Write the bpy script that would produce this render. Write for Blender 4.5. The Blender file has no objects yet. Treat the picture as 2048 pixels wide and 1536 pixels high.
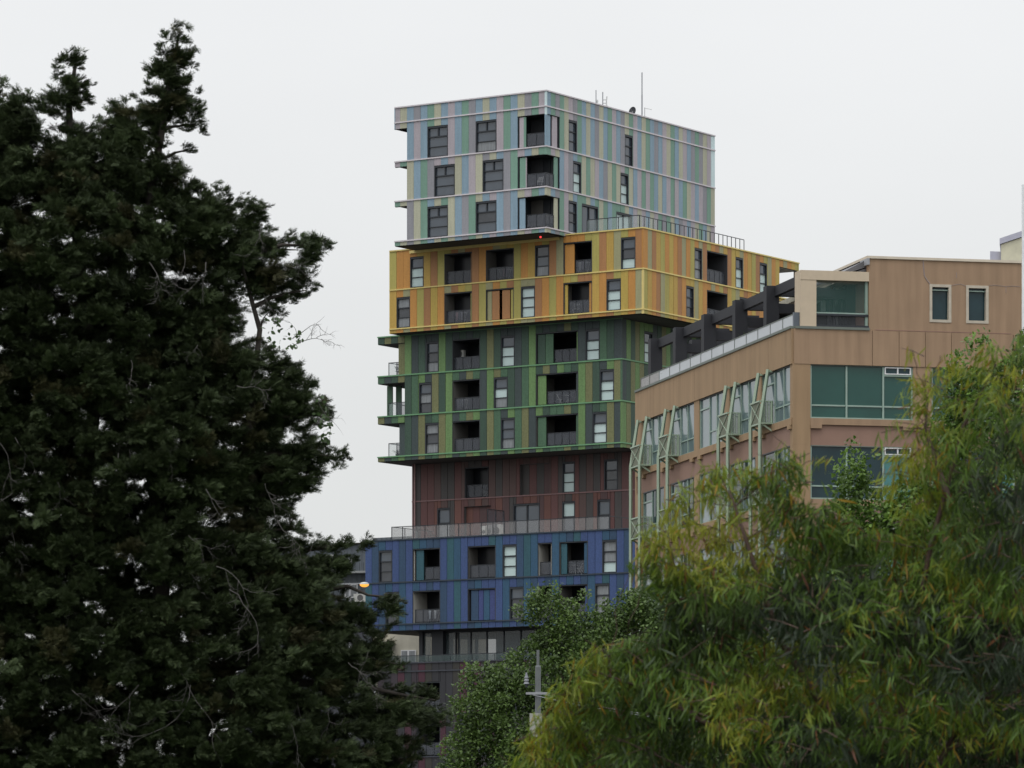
import bpy, math, random
import numpy as np
from mathutils import Vector
random.seed(7)
RNG = np.random.default_rng(11)
SC = bpy.context.scene

# ------------------------------------------------------------------ camera, sky, sun, exposure
F = 8661.0            # focal length measured in photograph pixels (2048 wide)
HOR = 1710.0          # row of the horizon (below the frame: a long lens raised by shift)
EYE = 1.7
cam = bpy.data.cameras.new('camera'); camo = bpy.data.objects.new('camera', cam)
SC.collection.objects.link(camo); SC.camera = camo
camo.location = (0, 0, EYE); camo.rotation_euler = (math.radians(90), 0, 0)
cam.sensor_width = 36; cam.lens = 36*F/2048; cam.shift_y = (HOR-768)/2048
cam.clip_start = 1; cam.clip_end = 6000
cam.dof.use_dof = True; cam.dof.focus_distance = 300; cam.dof.aperture_fstop = 10.5

W = bpy.data.worlds.new('World'); SC.world = W; W.use_nodes = True
nt = W.node_tree; nt.nodes.clear()
out = nt.nodes.new('ShaderNodeOutputWorld'); bg = nt.nodes.new('ShaderNodeBackground')
sky = nt.nodes.new('ShaderNodeTexSky'); sky.sky_type = 'NISHITA'; sky.sun_disc = False
SUN_EL, SUN_ROT = math.radians(64), math.radians(205)
sky.sun_elevation = SUN_EL; sky.sun_rotation = SUN_ROT; sky.air_density = 1.0; sky.dust_density = 3.0
tc = nt.nodes.new('ShaderNodeTexCoord'); sep = nt.nodes.new('ShaderNodeSeparateXYZ')
nt.links.new(tc.outputs['Generated'], sep.inputs[0])
# overcast: brighter towards the zenith (CIE overcast sky), even all round
mr = nt.nodes.new('ShaderNodeMapRange'); mr.inputs['From Min'].default_value = 0; mr.inputs['From Max'].default_value = 1
mr.inputs['To Min'].default_value = 0.0; mr.inputs['To Max'].default_value = 1.0
nt.links.new(sep.outputs['Z'], mr.inputs['Value'])
ramp = nt.nodes.new('ShaderNodeValToRGB')
ce = ramp.color_ramp.elements
ce[0].position = 0.0; ce[0].color = (7.0, 7.15, 7.05, 1)
ce[1].position = 1.0; ce[1].color = (19.5, 19.9, 20.5, 1)
e = ramp.color_ramp.elements.new(0.2); e.color = (9.1, 9.2, 9.28, 1)
e = ramp.color_ramp.elements.new(0.5); e.color = (12.6, 12.8, 13.1, 1)
nt.links.new(mr.outputs[0], ramp.inputs[0])
nz = nt.nodes.new('ShaderNodeTexNoise'); nz.inputs['Scale'].default_value = 5; nz.inputs['Detail'].default_value = 5
mp = nt.nodes.new('ShaderNodeMapping'); mp.inputs['Scale'].default_value = (1, 1, 2.5)
nt.links.new(tc.outputs['Generated'], mp.inputs[0]); nt.links.new(mp.outputs[0], nz.inputs['Vector'])
nr = nt.nodes.new('ShaderNodeMapRange'); nr.inputs['To Min'].default_value = 0.93; nr.inputs['To Max'].default_value = 1.07
nt.links.new(nz.outputs[0], nr.inputs['Value'])
mul = nt.nodes.new('ShaderNodeVectorMath'); mul.operation = 'SCALE'
nt.links.new(ramp.outputs[0], mul.inputs[0]); nt.links.new(nr.outputs[0], mul.inputs['Scale'])
mix = nt.nodes.new('ShaderNodeMixRGB'); mix.inputs[0].default_value = 0.94
nt.links.new(sky.outputs[0], mix.inputs[1]); nt.links.new(mul.outputs[0], mix.inputs[2])
nt.links.new(mix.outputs[0], bg.inputs['Color']); bg.inputs['Strength'].default_value = 0.1
nt.links.new(bg.outputs[0], out.inputs['Surface'])

sl = bpy.data.lights.new('sun', 'SUN'); sl.energy = 0.8; sl.angle = math.radians(22); sl.color = (1, .97, .92)
so = bpy.data.objects.new('sun', sl); SC.collection.objects.link(so)
sd = Vector((math.sin(SUN_ROT)*math.cos(SUN_EL), math.cos(SUN_ROT)*math.cos(SUN_EL), math.sin(SUN_EL)))
so.rotation_euler = sd.to_track_quat('Z', 'Y').to_euler()
SC.view_settings.view_transform = 'Standard'; SC.view_settings.look = 'None'
SC.view_settings.exposure = 0; SC.view_settings.gamma = 1; SC.view_settings.use_curve_mapping = False
SC.render.engine = 'CYCLES'; SC.cycles.use_denoising = True
SC.cycles.max_bounces = 6; SC.cycles.diffuse_bounces = 3; SC.cycles.glossy_bounces = 2
SC.cycles.transparent_max_bounces = 12; SC.cycles.caustics_reflective = False; SC.cycles.caustics_refractive = False

# ------------------------------------------------------------------ helpers
def lin(c):
    c = c/255.0
    return c/12.92 if c <= .04045 else ((c+.055)/1.055)**2.4
KALB = 1.3        # photograph tone of a wall -> reflectance, for this light
def alb(r, g, b, k=None):
    k = KALB if k is None else k
    return tuple(min(.82, lin(x)*k) for x in (r, g, b))

MATS = {}
def mat(name, col, rough=.6, metal=0, var=.06, scale=3.0, stretch=(1, 1, 1), bump=0, bscale=60, spec=.4,
        streak=0.0, perf=0.0, attr=False, alpha=None, emit=None, trans=0):
    if name in MATS: return MATS[name]
    m = bpy.data.materials.new(name); m.use_nodes = True; t = m.node_tree
    p = t.nodes['Principled BSDF']
    p.inputs['Roughness'].default_value = rough; p.inputs['Metallic'].default_value = metal
    p.inputs['Specular IOR Level'].default_value = spec
    c = t.nodes.new('ShaderNodeTexCoord')
    last = None
    def rgbmul(prev, fac_socket, amount, lo, hi):
        r = t.nodes.new('ShaderNodeMapRange'); r.inputs['From Min'].default_value = .3; r.inputs['From Max'].default_value = .7
        r.inputs['To Min'].default_value = lo; r.inputs['To Max'].default_value = hi
        t.links.new(fac_socket, r.inputs['Value'])
        v = t.nodes.new('ShaderNodeVectorMath'); v.operation = 'SCALE'
        if isinstance(prev, tuple): v.inputs[0].default_value = prev[:3]
        else: t.links.new(prev, v.inputs[0])
        t.links.new(r.outputs[0], v.inputs['Scale'])
        return v.outputs[0]
    cur = tuple(col)
    if attr:
        a = t.nodes.new('ShaderNodeAttribute'); a.attribute_name = 'tint'; cur = a.outputs['Color']
    if var:
        n = t.nodes.new('ShaderNodeTexNoise'); n.inputs['Scale'].default_value = scale; n.inputs['Detail'].default_value = 6
        q = t.nodes.new('ShaderNodeMapping'); q.inputs['Scale'].default_value = stretch
        t.links.new(c.outputs['Object'], q.inputs[0]); t.links.new(q.outputs[0], n.inputs['Vector'])
        cur = rgbmul(cur, n.outputs[0], var, 1-var, 1+var)
    if streak:
        n = t.nodes.new('ShaderNodeTexNoise'); n.inputs['Scale'].default_value = 1.0; n.inputs['Detail'].default_value = 8
        q = t.nodes.new('ShaderNodeMapping'); q.inputs['Scale'].default_value = (3.0, 3.0, .22)
        t.links.new(c.outputs['Object'], q.inputs[0]); t.links.new(q.outputs[0], n.inputs['Vector'])
        cur = rgbmul(cur, n.outputs[0], streak, 1-streak, 1+streak*.5)
    if perf:
        n = t.nodes.new('ShaderNodeTexVoronoi'); n.inputs['Scale'].default_value = 9
        t.links.new(c.outputs['Object'], n.inputs['Vector'])
        cur = rgbmul(cur, n.outputs['Distance'], perf, 1+perf, 1-perf)
    if perf:
        oi = t.nodes.new('ShaderNodeObjectInfo'); r2 = t.nodes.new('ShaderNodeMapRange'); r2.inputs['To Min'].default_value = .93; r2.inputs['To Max'].default_value = 1.06
        t.links.new(oi.outputs['Random'], r2.inputs['Value']); v2 = t.nodes.new('ShaderNodeVectorMath'); v2.operation = 'SCALE'
        t.links.new(cur, v2.inputs[0]); t.links.new(r2.outputs[0], v2.inputs['Scale']); cur = v2.outputs[0]
    if isinstance(cur, tuple): p.inputs['Base Color'].default_value = (*cur[:3], 1)
    else: t.links.new(cur, p.inputs['Base Color'])
    if bump:
        n = t.nodes.new('ShaderNodeTexNoise'); n.inputs['Scale'].default_value = bscale; n.inputs['Detail'].default_value = 4
        t.links.new(c.outputs['Object'], n.inputs['Vector'])
        b = t.nodes.new('ShaderNodeBump'); b.inputs['Strength'].default_value = bump; b.inputs['Distance'].default_value = .02
        t.links.new(n.outputs[0], b.inputs['Height']); t.links.new(b.outputs[0], p.inputs['Normal'])
    if alpha is not None: p.inputs['Alpha'].default_value = alpha
    if trans: p.inputs['Transmission Weight'].default_value = trans
    if emit:
        p.inputs['Emission Color'].default_value = (*emit[:3], 1); p.inputs['Emission Strength'].default_value = emit[3]
    MATS[name] = m
    return m

def leafmat(name, rough=.5, tr=.35, spec=.35, inst=False):
    m = bpy.data.materials.new(name); m.use_nodes = True; t = m.node_tree
    p = t.nodes['Principled BSDF']; o = [n for n in t.nodes if n.type == 'OUTPUT_MATERIAL'][0]
    a = t.nodes.new('ShaderNodeAttribute'); a.attribute_name = 'tint'
    cs = a.outputs['Color']
    if inst:
        b = t.nodes.new('ShaderNodeAttribute'); b.attribute_type = 'INSTANCER'; b.attribute_name = 'tone'
        mm_ = t.nodes.new('ShaderNodeVectorMath'); mm_.operation = 'MULTIPLY'; t.links.new(cs, mm_.inputs[0]); t.links.new(b.outputs['Vector'], mm_.inputs[1]); cs = mm_.outputs[0]
    t.links.new(cs, p.inputs['Base Color'])
    p.inputs['Roughness'].default_value = rough; p.inputs['Specular IOR Level'].default_value = spec
    d = t.nodes.new('ShaderNodeBsdfTranslucent'); t.links.new(cs, d.inputs['Color'])
    x = t.nodes.new('ShaderNodeMixShader'); x.inputs[0].default_value = tr
    t.links.new(p.outputs[0], x.inputs[1]); t.links.new(d.outputs[0], x.inputs[2]); t.links.new(x.outputs[0], o.inputs['Surface'])
    return m

class Frm:
    """plan frame: origin P, first axis d, second axis n (o = outward)"""
    def __init__(s, P, d, n): s.P = Vector((P[0], P[1], 0)); s.d = Vector((d[0], d[1], 0)); s.n = Vector((n[0], n[1], 0))
    def w(s, a, o, z): return s.P + s.d*a + s.n*o + Vector((0, 0, z))
    def s_at(s, u, o=0):
        r = (u-1024)/F; q = s.P + s.n*o
        return (q.x - r*q.y)/(r*s.d.y - s.d.x)
    def z_at(s, u, v, o=0):
        q = s.w(s.s_at(u, o), o, 0)
        return (HOR-v)*q.y/F + EYE

class MB:
    def __init__(s): s.v = []; s.f = []; s.m = []; s.mats = []
    def mi(s, m):
        if m not in s.mats: s.mats.append(m)
        return s.mats.index(m)
    def box(s, fr, a0, a1, o0, o1, z0, z1, m):
        i = len(s.v)
        for z in (z0, z1):
            for (a, o) in ((a0, o0), (a1, o0), (a1, o1), (a0, o1)): s.v.append(tuple(fr.w(a, o, z)))
        k = s.mi(m)
        for f in ((0, 1, 2, 3), (4, 5, 6, 7), (0, 1, 5, 4), (1, 2, 6, 5), (2, 3, 7, 6), (3, 0, 4, 7)):
            s.f.append(tuple(i+j for j in f)); s.m.append(k)
        return s
    def quad(s, pts, m):
        i = len(s.v); s.v += [tuple(p) for p in pts]; s.f.append(tuple(range(i, i+len(pts)))); s.m.append(s.mi(m)); return s
    def prism(s, pts, ext, m):
        i = len(s.v); n = len(pts); e = Vector(ext)
        s.v += [tuple(Vector(p)) for p in pts] + [tuple(Vector(p)+e) for p in pts]; k = s.mi(m)
        s.f.append(tuple(range(i, i+n))); s.m.append(k); s.f.append(tuple(range(i+n, i+2*n))); s.m.append(k)
        for j in range(n):
            s.f.append((i+j, i+(j+1) % n, i+n+(j+1) % n, i+n+j)); s.m.append(k)
        return s
    def bar(s, p, q, w, m, w2=None):
        p = Vector(p); q = Vector(q); d = (q-p).normalized(); w2 = w if w2 is None else w2
        up = Vector((0, 0, 1)) if abs(d.z) < .9 else Vector((.55, .83, 0))
        x = d.cross(up).normalized(); y = d.cross(x).normalized(); i = len(s.v); k = s.mi(m)
        for c, h in ((p, w), (q, w2)):
            for (a, b) in ((-1, -1), (1, -1), (1, 1), (-1, 1)): s.v.append(tuple(c + x*a*h/2 + y*b*h/2))
        for f in ((0, 1, 2, 3), (4, 5, 6, 7), (0, 1, 5, 4), (1, 2, 6, 5), (2, 3, 7, 6), (3, 0, 4, 7)):
            s.f.append(tuple(i+j for j in f)); s.m.append(k)
        return s
    def tube(s, pts, rad, m, n=6):
        pts = [Vector(p) for p in pts]; k = s.mi(m); base = len(s.v)
        for j, p in enumerate(pts):
            d = (pts[min(j+1, len(pts)-1)] - pts[max(j-1, 0)]).normalized()
            up = Vector((0, 0, 1)) if abs(d.z) < .9 else Vector((1, 0, 0))
            x = d.cross(up).normalized(); y = d.cross(x); r = rad[j] if hasattr(rad, '__len__') else rad
            for i in range(n):
                a = 2*math.pi*i/n; s.v.append(tuple(p + x*math.cos(a)*r + y*math.sin(a)*r))
        for j in range(len(pts)-1):
            for i in range(n):
                a = base+j*n+i; b = base+j*n+(i+1) % n; s.f.append((a, b, b+n, a+n)); s.m.append(k)
        s.f.append(tuple(base+i for i in range(n))); s.m.append(k)
        s.f.append(tuple(base+(len(pts)-1)*n+i for i in range(n))); s.m.append(k)
        return s
    def build(s, name, parent=None, kind=None, smooth=False):
        off = Vector(parent['_o']) if parent is not None and '_o' in parent else Vector((0, 0, 0))
        me = bpy.data.meshes.new(name)
        me.from_pydata([(a-off.x, b-off.y, c-off.z) for a, b, c in s.v], [], s.f)
        for m in s.mats: me.materials.append(m)
        me.polygons.foreach_set('material_index', s.m)
        if smooth: me.polygons.foreach_set('use_smooth', [True]*len(s.f))
        o = bpy.data.objects.new(name, me); SC.collection.objects.link(o)
        if parent is not None: o.parent = parent; o['_o'] = tuple(off)
        if kind: o['kind'] = kind
        return o

def thing(name, label, cat, loc, group=None):
    o = bpy.data.objects.new(name, None); SC.collection.objects.link(o)
    o.location = loc; o['label'] = label; o['category'] = cat; o['_o'] = tuple(loc)
    if group: o['group'] = group
    return o

# ------------------------------------------------------------------ materials
PAL = {
 # pale top block
 'wB': (120, 142, 156), 'wP': (154, 147, 152), 'wG': (106, 137, 122), 'wY': (158, 158, 138), 'wD': (128, 128, 133), 'wW': (186, 204, 205),
 # amber block
 'yO': (163, 117, 60), 'yV': (146, 138, 76), 'yR': (142, 102, 66), 'yA': (160, 132, 66), 'yS': (134, 132, 100), 'yY': (160, 138, 68),
 # green block
 'gL': (94, 122, 76), 'gD': (54, 74, 62), 'gK': (56, 66, 66), 'gM': (66, 94, 72), 'gO': (104, 106, 72),
 # rust block
 'rR': (86, 58, 56), 'rB': (78, 61, 58), 'rK': (64, 61, 60), 'rS': (94, 63, 56), 'rM': (76, 57, 57),
 # blue block
 'bB': (56, 74, 114), 'bS': (46, 68, 92), 'bT': (46, 82, 92), 'bC': (46, 78, 102), 'bV': (58, 68, 112),
 # dark purple base
 'pK': (54, 54, 58), 'pP': (78, 46, 58), 'pU': (62, 55, 61), 'pO': (60, 58, 54), 'pD': (50, 56, 58)}
NAMES = {'w': 'pale', 'y': 'amber', 'g': 'green', 'r': 'rust', 'b': 'blue', 'p': 'plum'}
BK = {'w': 1.25, 'y': 1.35, 'g': 1.2, 'r': 1.3, 'b': 1.12, 'p': .85}
PM = {}
for k, c in PAL.items():
    PM[k] = mat('panel_%s_%s' % (NAMES[k[0]], k[1]), alb(*c, k=BK[k[0]]), rough=.55, var=.05, scale=1.2, stretch=(8, 8, .7),
                streak=.08, perf=(.10 if k[0] in 'bg' else .04), spec=.35)
M_BACK = mat('backing_wall', (.10, .10, .10), rough=.9)
M_DARK = mat('dark_aluminium', (.022, .026, .032), rough=.45, spec=.4)
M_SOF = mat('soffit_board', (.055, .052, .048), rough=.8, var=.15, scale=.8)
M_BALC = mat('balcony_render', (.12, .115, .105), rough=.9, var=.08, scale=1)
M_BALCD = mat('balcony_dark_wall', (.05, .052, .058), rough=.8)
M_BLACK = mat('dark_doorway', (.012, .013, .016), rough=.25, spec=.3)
M_GCLR = mat('window_glass', (.062, .078, .098), rough=.06, spec=.8, var=.12, scale=.9)
M_GDRK = mat('window_glass_dark', (.045, .05, .058), rough=.06, spec=.7, var=.25, scale=1.3)
M_GBLI = mat('window_blind', alb(152, 168, 166, k=1.60), rough=.35, spec=.5, var=.04, scale=1.2, stretch=(1, 1, 12))
M_GMID = mat('window_curtain', (.20, .215, .225), rough=.2, spec=.6, var=.22, scale=2.2, stretch=(6, 6, .5))
M_RAILG = mat('railing_glass', (.10, .11, .13), rough=.08, spec=.5, alpha=.40, var=.04)
M_CLRG = mat('clear_railing_glass', (.35, .42, .42), rough=.05, spec=.6, alpha=.22, var=0)
M_TRIM = {'w': mat('pale_trim', alb(158, 153, 156, k=1.68), rough=.5), 'y': mat('amber_trim', alb(172, 156, 98, k=1.60), rough=.5),
          'g': mat('green_trim', alb(82, 118, 86, k=1.60), rough=.5), 'r': mat('rust_trim', alb(92, 70, 69, k=1.85), rough=.5),
          'b': mat('slate_trim', alb(38, 46, 54, k=1.60), rough=.5), 'p': mat('charcoal_trim', alb(46, 48, 54, k=1.60), rough=.5)}
PANE = {'c': M_GCLR, 'b': M_GBLI, 'd': M_GDRK, 'm': M_GMID}

# ------------------------------------------------------------------ setting
mb = MB()
g_m = mat('ground_asphalt', (.06, .06, .058), rough=.95, var=.2, scale=.4, bump=.3)
mb.quad([(-3000, -400, 0), (3000, -400, 0), (3000, 5500, 0), (-3000, 5500, 0)], g_m)
g = mb.build('ground', kind='structure')
mb = MB(); gr = mat('park_grass', (.05, .08, .025), rough=.95, var=.35, scale=2, bump=.6, bscale=20)
mb.quad([(-40, -20, .004), (40, -20, .004), (40, 135, .004), (-40, 135, .004)], gr)
mb.build('lawn', kind='structure')
mb = MB(); kf = Frm((0, 136), (1, 0), (0, 1))
mb.box(kf, -40, 40, 0, .3, 0, .13, mat('kerb_concrete', (.3, .29, .27), rough=.9, bump=.2))
mb.box(kf, -40, 40, .3, 3.5, .0, .11, mat('pavement_concrete', (.26, .25, .24), rough=.9, var=.12, bump=.2))
mb.build('pavement', kind='structure')

# ------------------------------------------------------------------ the coloured tower
DL = (-.83458, .55088); DR = (.55088, .83458); NL = (-.55088, -.83458); NR = (.83458, -.55088)
def corner(u, Y): return ((u-1024)/F*Y, Y)
tower = thing('apartment_tower', 'tall apartment tower of shifted stacked blocks clad in pale, amber, green, rust and blue strips', 'building', (1, 325, 0))
JG = {'w': .006, 'y': .008, 'g': .013, 'r': .015, 'b': .016, 'p': .016}
PANELS = []   # (px area, frame, s0,s1,o0,o1,z0,z1, material)
WALLS = MB()

def facade(fr, pw, n, left, rows, key, px, trim_z, ends=None):
    """rows: (ztop, zbot, colours, openings); openings: (i0, i1, head, kind, opts). index i counts the strips from the
    left as seen (left=True: the strips run away from the corner leftwards)."""
    L = n*pw
    def S(i): return (n-i)*pw if left else i*pw
    for (zt, zb, cols, ops) in rows:
        cuts = sorted(ops, key=lambda q: q[0])
        for i in range(len(cols)):
            if cols[i] == ' ': continue
            a, b = float(i), min(float(i+1), n)
            pieces = [(a, b, zb)]
            for (i0, i1, zh, kd, op) in cuts:
                new = []
                for (p, q, z) in pieces:
                    if i1 <= p+.02 or i0 >= q-.02: new.append((p, q, z)); continue
                    if i0 > p+.02: new.append((p, i0, z))
                    if zh < zt-.05: new.append((max(p, i0), min(q, i1), zh))
                    if i1 < q-.02: new.append((i1, q, z))
                pieces = new
            for (p, q, z) in pieces:
                s0, s1 = sorted((S(max(0, p)), S(q))); 
                if s1-s0 < .05: continue
                pr = random.choice((0, .006, .012))
                PANELS.append(((s1-s0)*px*(zt-z)*27, fr, s0+JG[key], s1-JG[key], -.04, .03+pr, z+.03, zt-.05, PM[key+cols[i]]))
                void = any(kd == 'void' and i0 <= p+.1 and i1 >= q-.1 for (i0, i1, zh, kd, op) in ops)
                WALLS.box(fr, s0, s1, -.3 if not void else -.12, -.045, z, zt, M_BACK)
        for (i0, i1, zh, kd, op) in ops:
            s0, s1 = sorted((S(i0), S(i1)))
            if kd in ('w3', 'wide', 'door'): window(fr, s0, s1, zb, zh, kd, op, left)
            elif kd == 'balc': balcony(fr, s0, s1, zb, zh, op, key, left)
            elif kd == 'niche':
                WALLS.box(fr, s0, s1, -.6, -.35, zb, zh, M_BACK)
                for j in range(int(round(i1-i0))):
                    c = op[j % len(op)]; w = (s1-s0)/round(i1-i0); a = s1-(j+1)*w if left else s0+j*w
                    PANELS.append((w*px*(zh-zb)*27, fr, a+.01, a+w-.01, -.35, -.28, zb+.03, zh, PM[key+c]))
    # horizontal trim rails
    tb = MB()
    for (z, a, b) in trim_z:
        tb.box(fr, min(S(a), S(b))-(.105 if left and key != 'r' else 0), max(S(a), S(b)), .0, .11, z-.05, z+.045, M_TRIM[key])
    return tb

def window(fr, s0, s1, z0, z1, kd, codes, left):
    z0 = z0+.06; m = MB(); b = .085
    o0, o1 = -.24, .035
    m.box(fr, s0, s0+b, o0, o1, z0, z1, M_DARK); m.box(fr, s1-b, s1, o0, o1, z0, z1, M_DARK)
    m.box(fr, s0+b, s1-b, o0, o1, z0, z0+.06, M_DARK); m.box(fr, s0+b, s1-b, o0, o1, z1-.13, z1, M_DARK)
    m.box(fr, s0, s1, -.34, -.3, z0, z1, M_BACK)
    zi0, zi1 = z0+.06, z1-.13; h = zi1-zi0; panes = []
    if kd == 'w3':
        a, c = zi0+h*.335, zi0+h*.675
        m.box(fr, s0+b, s1-b, -.2, -.04, a-.03, a+.03, M_DARK); m.box(fr, s0+b, s1-b, -.2, -.03, c-.05, c+.05, M_DARK)
        panes = [(s0+b, s1-b, c+.05, zi1, codes[0]), (s0+b, s1-b, a+.03, c-.05, codes[1]), (s0+b, s1-b, zi0, a-.03, codes[2])]
    elif kd == 'wide':
        a, c = zi0+h*.335, zi0+h*.69; sm = (s0+s1)/2
        m.box(fr, s0+b, s1-b, -.2, -.04, a-.03, a+.03, M_DARK); m.box(fr, s0+b, s1-b, -.2, -.03, c-.05, c+.05, M_DARK)
        m.box(fr, sm-.05, sm+.05, -.2, -.03, c+.05, zi1, M_DARK)
        panes = [(s0+b, sm-.05, c+.05, zi1, codes[0]), (sm+.05, s1-b, c+.05, zi1, codes[0]), (s0+b, s1-b, a+.03, c-.05, codes[1]), (s0+b, s1-b, zi0, a-.03, codes[2])]
    else:
        sm = (s0+s1)/2
        m.box(fr, sm-.06, sm+.06, -.2, -.03, zi0, zi1, M_DARK)
        panes = [(s0+b, sm-.06, zi0, zi1, codes[0]), (sm+.06, s1-b, zi0, zi1, codes[1])]
    w = m.build('window', tower)
    for (a, c, p, q, k) in panes:
        MB().box(fr, a, c, -.14, -.115, p, q, PANE[k]).build('pane', w)

def railing(fr, s0, s1, z0, o, parent, glass=None, step=1.05, h=1.02, name='railing', w=.045):
    m = MB(); n = max(1, round((s1-s0)/step)); gl = glass or M_RAILG
    m.box(fr, s0, s1, o-w/2, o+w/2, z0+h-.05, z0+h, M_DARK); m.box(fr, s0, s1, o-w/2, o+w/2, z0+.06, z0+.1, M_DARK)
    xs = [s0+(s1-s0)*j/n for j in range(n+1)]
    for x in xs:
        a = min(max(x-w/2, s0), s1-w); m.box(fr, a, a+w, o-w/2-.002, o+w/2+.002, z0, z0+h-.052, M_DARK)
    r = m.build(name, parent)
    for j in range(n):
        MB().box(fr, xs[j]+w/2+.01, xs[j+1]-w/2-.01, o-.008, o+.008, z0+.11, z0+h-.055, gl).build('pane', r)
    return r

def balcony(fr, s0, s1, z0, z1, op, key, left):
    """op: dict(scr=[(f0,f1,colour)], light=fraction of back wall that is pale, dep=)"""
    m = MB(); D = op.get('dep', 1.9); lf = op.get('light', .5)
    z0 = z0+.05
    if left and lf > 0: D = max(.9, lf*(s1-s0)/.68)
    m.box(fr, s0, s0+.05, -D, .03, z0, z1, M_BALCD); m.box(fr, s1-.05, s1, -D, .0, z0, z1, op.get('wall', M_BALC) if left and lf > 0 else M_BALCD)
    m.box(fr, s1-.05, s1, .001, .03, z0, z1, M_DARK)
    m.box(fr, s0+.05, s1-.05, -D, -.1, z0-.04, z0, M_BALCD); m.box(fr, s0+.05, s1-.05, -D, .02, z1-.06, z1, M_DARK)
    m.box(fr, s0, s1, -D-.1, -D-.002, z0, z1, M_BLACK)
    if left: a, b = s1-(s1-s0)*lf, s1-.05
    else: a, b = s1-(s1-s0)*lf, s1-.05
    if lf > 0 and not left: m.box(fr, a, b, -D+.004, -D+.5, z0, z1-.06, op.get('wall', M_BALC))
    m.box(fr, s0+.05, s0+.12, -D+.004, -D+.06, z0, z1-.06, M_DARK)
    q = s0+(s1-s0)*(1-lf)*.5
    m.box(fr, q-.03, q+.03, -D+.004, -D+.05, z0, z1-.06, M_DARK)
    bo = m.build('balcony', tower)
    fs = lambda f: s1-(s1-s0)*f if left else s0+(s1-s0)*f
    lo, hi = 0, 1
    for (f0, f1, c) in op.get('scr', ()):
        a, b = sorted((fs(f0), fs(f1)))
        MB().box(fr, a+.02, b-.02, -.16, -.08, z0+.05, z1-.1, PM[key+c] if c != 'x' else M_BALCP).build('sliding_screen', bo)
        if f0 <= lo+.06: lo = f1
        elif f1 >= hi-.06: hi = f0
    if hi-lo > .15 and not op.get('norail'):
        a, b = sorted((fs(lo), fs(hi)))
        railing(fr, a+.02, b-.02, z0, -.22, bo, step=.72)
    return bo
M_BALCP = mat('pale_balcony_panel', (.42, .41, .37), rough=.7)

def rows_of(zs, cols, ops, oh=2.36):
    r = []
    for k in range(len(zs)-1):
        r.append((zs[k], zs[k+1], cols[k], [(i0, i1, (zs[k+1]+oh if not isinstance(h, float) else zs[k]-h), kd, op) for (i0, i1, h, kd, op) in ops[k]]))
    return r

def block(u, Y, uL, uR, nL, nR):
    P = corner(u, Y); fl = Frm(P, DL, NL); fr = Frm(P, DR, NR)
    LL = fl.s_at(uL); LR = fr.s_at(uR) if uR else None
    return P, fl, fr, LL/nL, (LR/nR if nR else .605), LL, LR

TR = []
# ---------- pale block
P, fl, fr, pl, pr_, LL, LR = block(1092, 318.5, 790, 1429, 21.8, 40)
wfl, wfr = fl, fr
zc = lambda v, Y: (HOR-v)*Y/F+EYE
zs = [zc(181, 318.5), zc(212, 318.5), zc(292, 318.5), zc(373, 318.5), zc(455, 318.5)]; zs.append(zs[-1]-.36)
# the first strip is cut: shift so the grid counts from the corner
cols = ['PYBDBGYBPBGDBYBPGBYDGP', 'PYBPBGYBPBGDBYBPGBYDGP', 'PGYBGDPBPYBPYDYBDGPBYG', 'GYDYGBYGYBDGYBPBDBYPGB', 'GYDYGBYGYBDGYBPBDBYPGB']
o = .2
def sh(ops, d=-.2): return [[(max(0, a+d), b+d, h, k, p) for (a, b, h, k, p) in r] for r in ops]
ops = sh([[], [(0, 2, .5, 'void', 0), (5, 8, 0, 'wide', 'ccc'), (12, 15, 0, 'wide', 'ccm'), (18, 22, 0, 'corner', 0)],
       [(0, 2, .42, 'void', 0), (6, 9, 0, 'wide', 'ccc'), (13, 16, 0, 'wide', 'ccc'), (18, 22, 0, 'corner', 0)],
       [(0, 2, .42, 'void', 0), (5, 8, 0, 'wide', 'ccc'), (12, 15, 0, 'wide', 'cdc'), (18, 22, 0, 'corner', 0)], []])
def clipcols(fcols, shift): return fcols
def facadeL(fl, pw, n, rows, key, trims):   # n may be fractional: first strip is a part strip
    import math as _m
    fr_ = n-_m.floor(n)
    if fr_ > .01:
        d = 1-fr_
        rows2 = []
        for (zt, zb, c, op) in rows:
            rows2.append((zt, zb, c, op))
        # panels run [i-d, i+1-d]
        return facade_shift(fl, pw, n, rows2, key, trims, d)
    return facade(fl, pw, n, True, rows, key, 22.9, trims)
def facade_shift(fl, pw, n, rows, key, trims, d):
    rr = []
    for (zt, zb, c, op) in rows:
        cuts = op
        for i in range(len(c)):
            a, b = max(0., i-d), min(i+1-d, n)
            pieces = [(a, b, zb)]
            for (i0, i1, zh, kd, o_) in cuts:
                new = []
                for (p, q, z) in pieces:
                    if i1 <= p+.02 or i0 >= q-.02: new.append((p, q, z)); continue
                    if i0 > p+.02: new.append((p, i0, z))
                    if zh < zt-.05: new.append((max(p, i0), min(q, i1), zh))
                    if i1 < q-.02: new.append((i1, q, z))
                pieces = new
            for (p, q, z) in pieces:
                s0, s1 = sorted(((n-max(0, p))*pw, (n-q)*pw))
                if s1-s0 < .05: continue
                pr = random.choice((0, .006, .012))
                PANELS.append(((s1-s0)*22.9*(zt-z)*27, fl, s0+JG[key], s1-JG[key], -.04, .03+pr, z+.03, zt-.05, PM[key+c[i]]))
                void = any(kd == 'void' and i0 <= p+.1 and i1 >= q-.1 for (i0, i1, zh, kd, o_) in op)
                WALLS.box(fl, s0, s1, -.3 if not void else -.12, -.045, z, zt, M_BACK)
        rr.append((zt, zb, ' '*len(c), op))
    return facade(fl, pw, n, True, rr, key, 22.9, trims)

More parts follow.
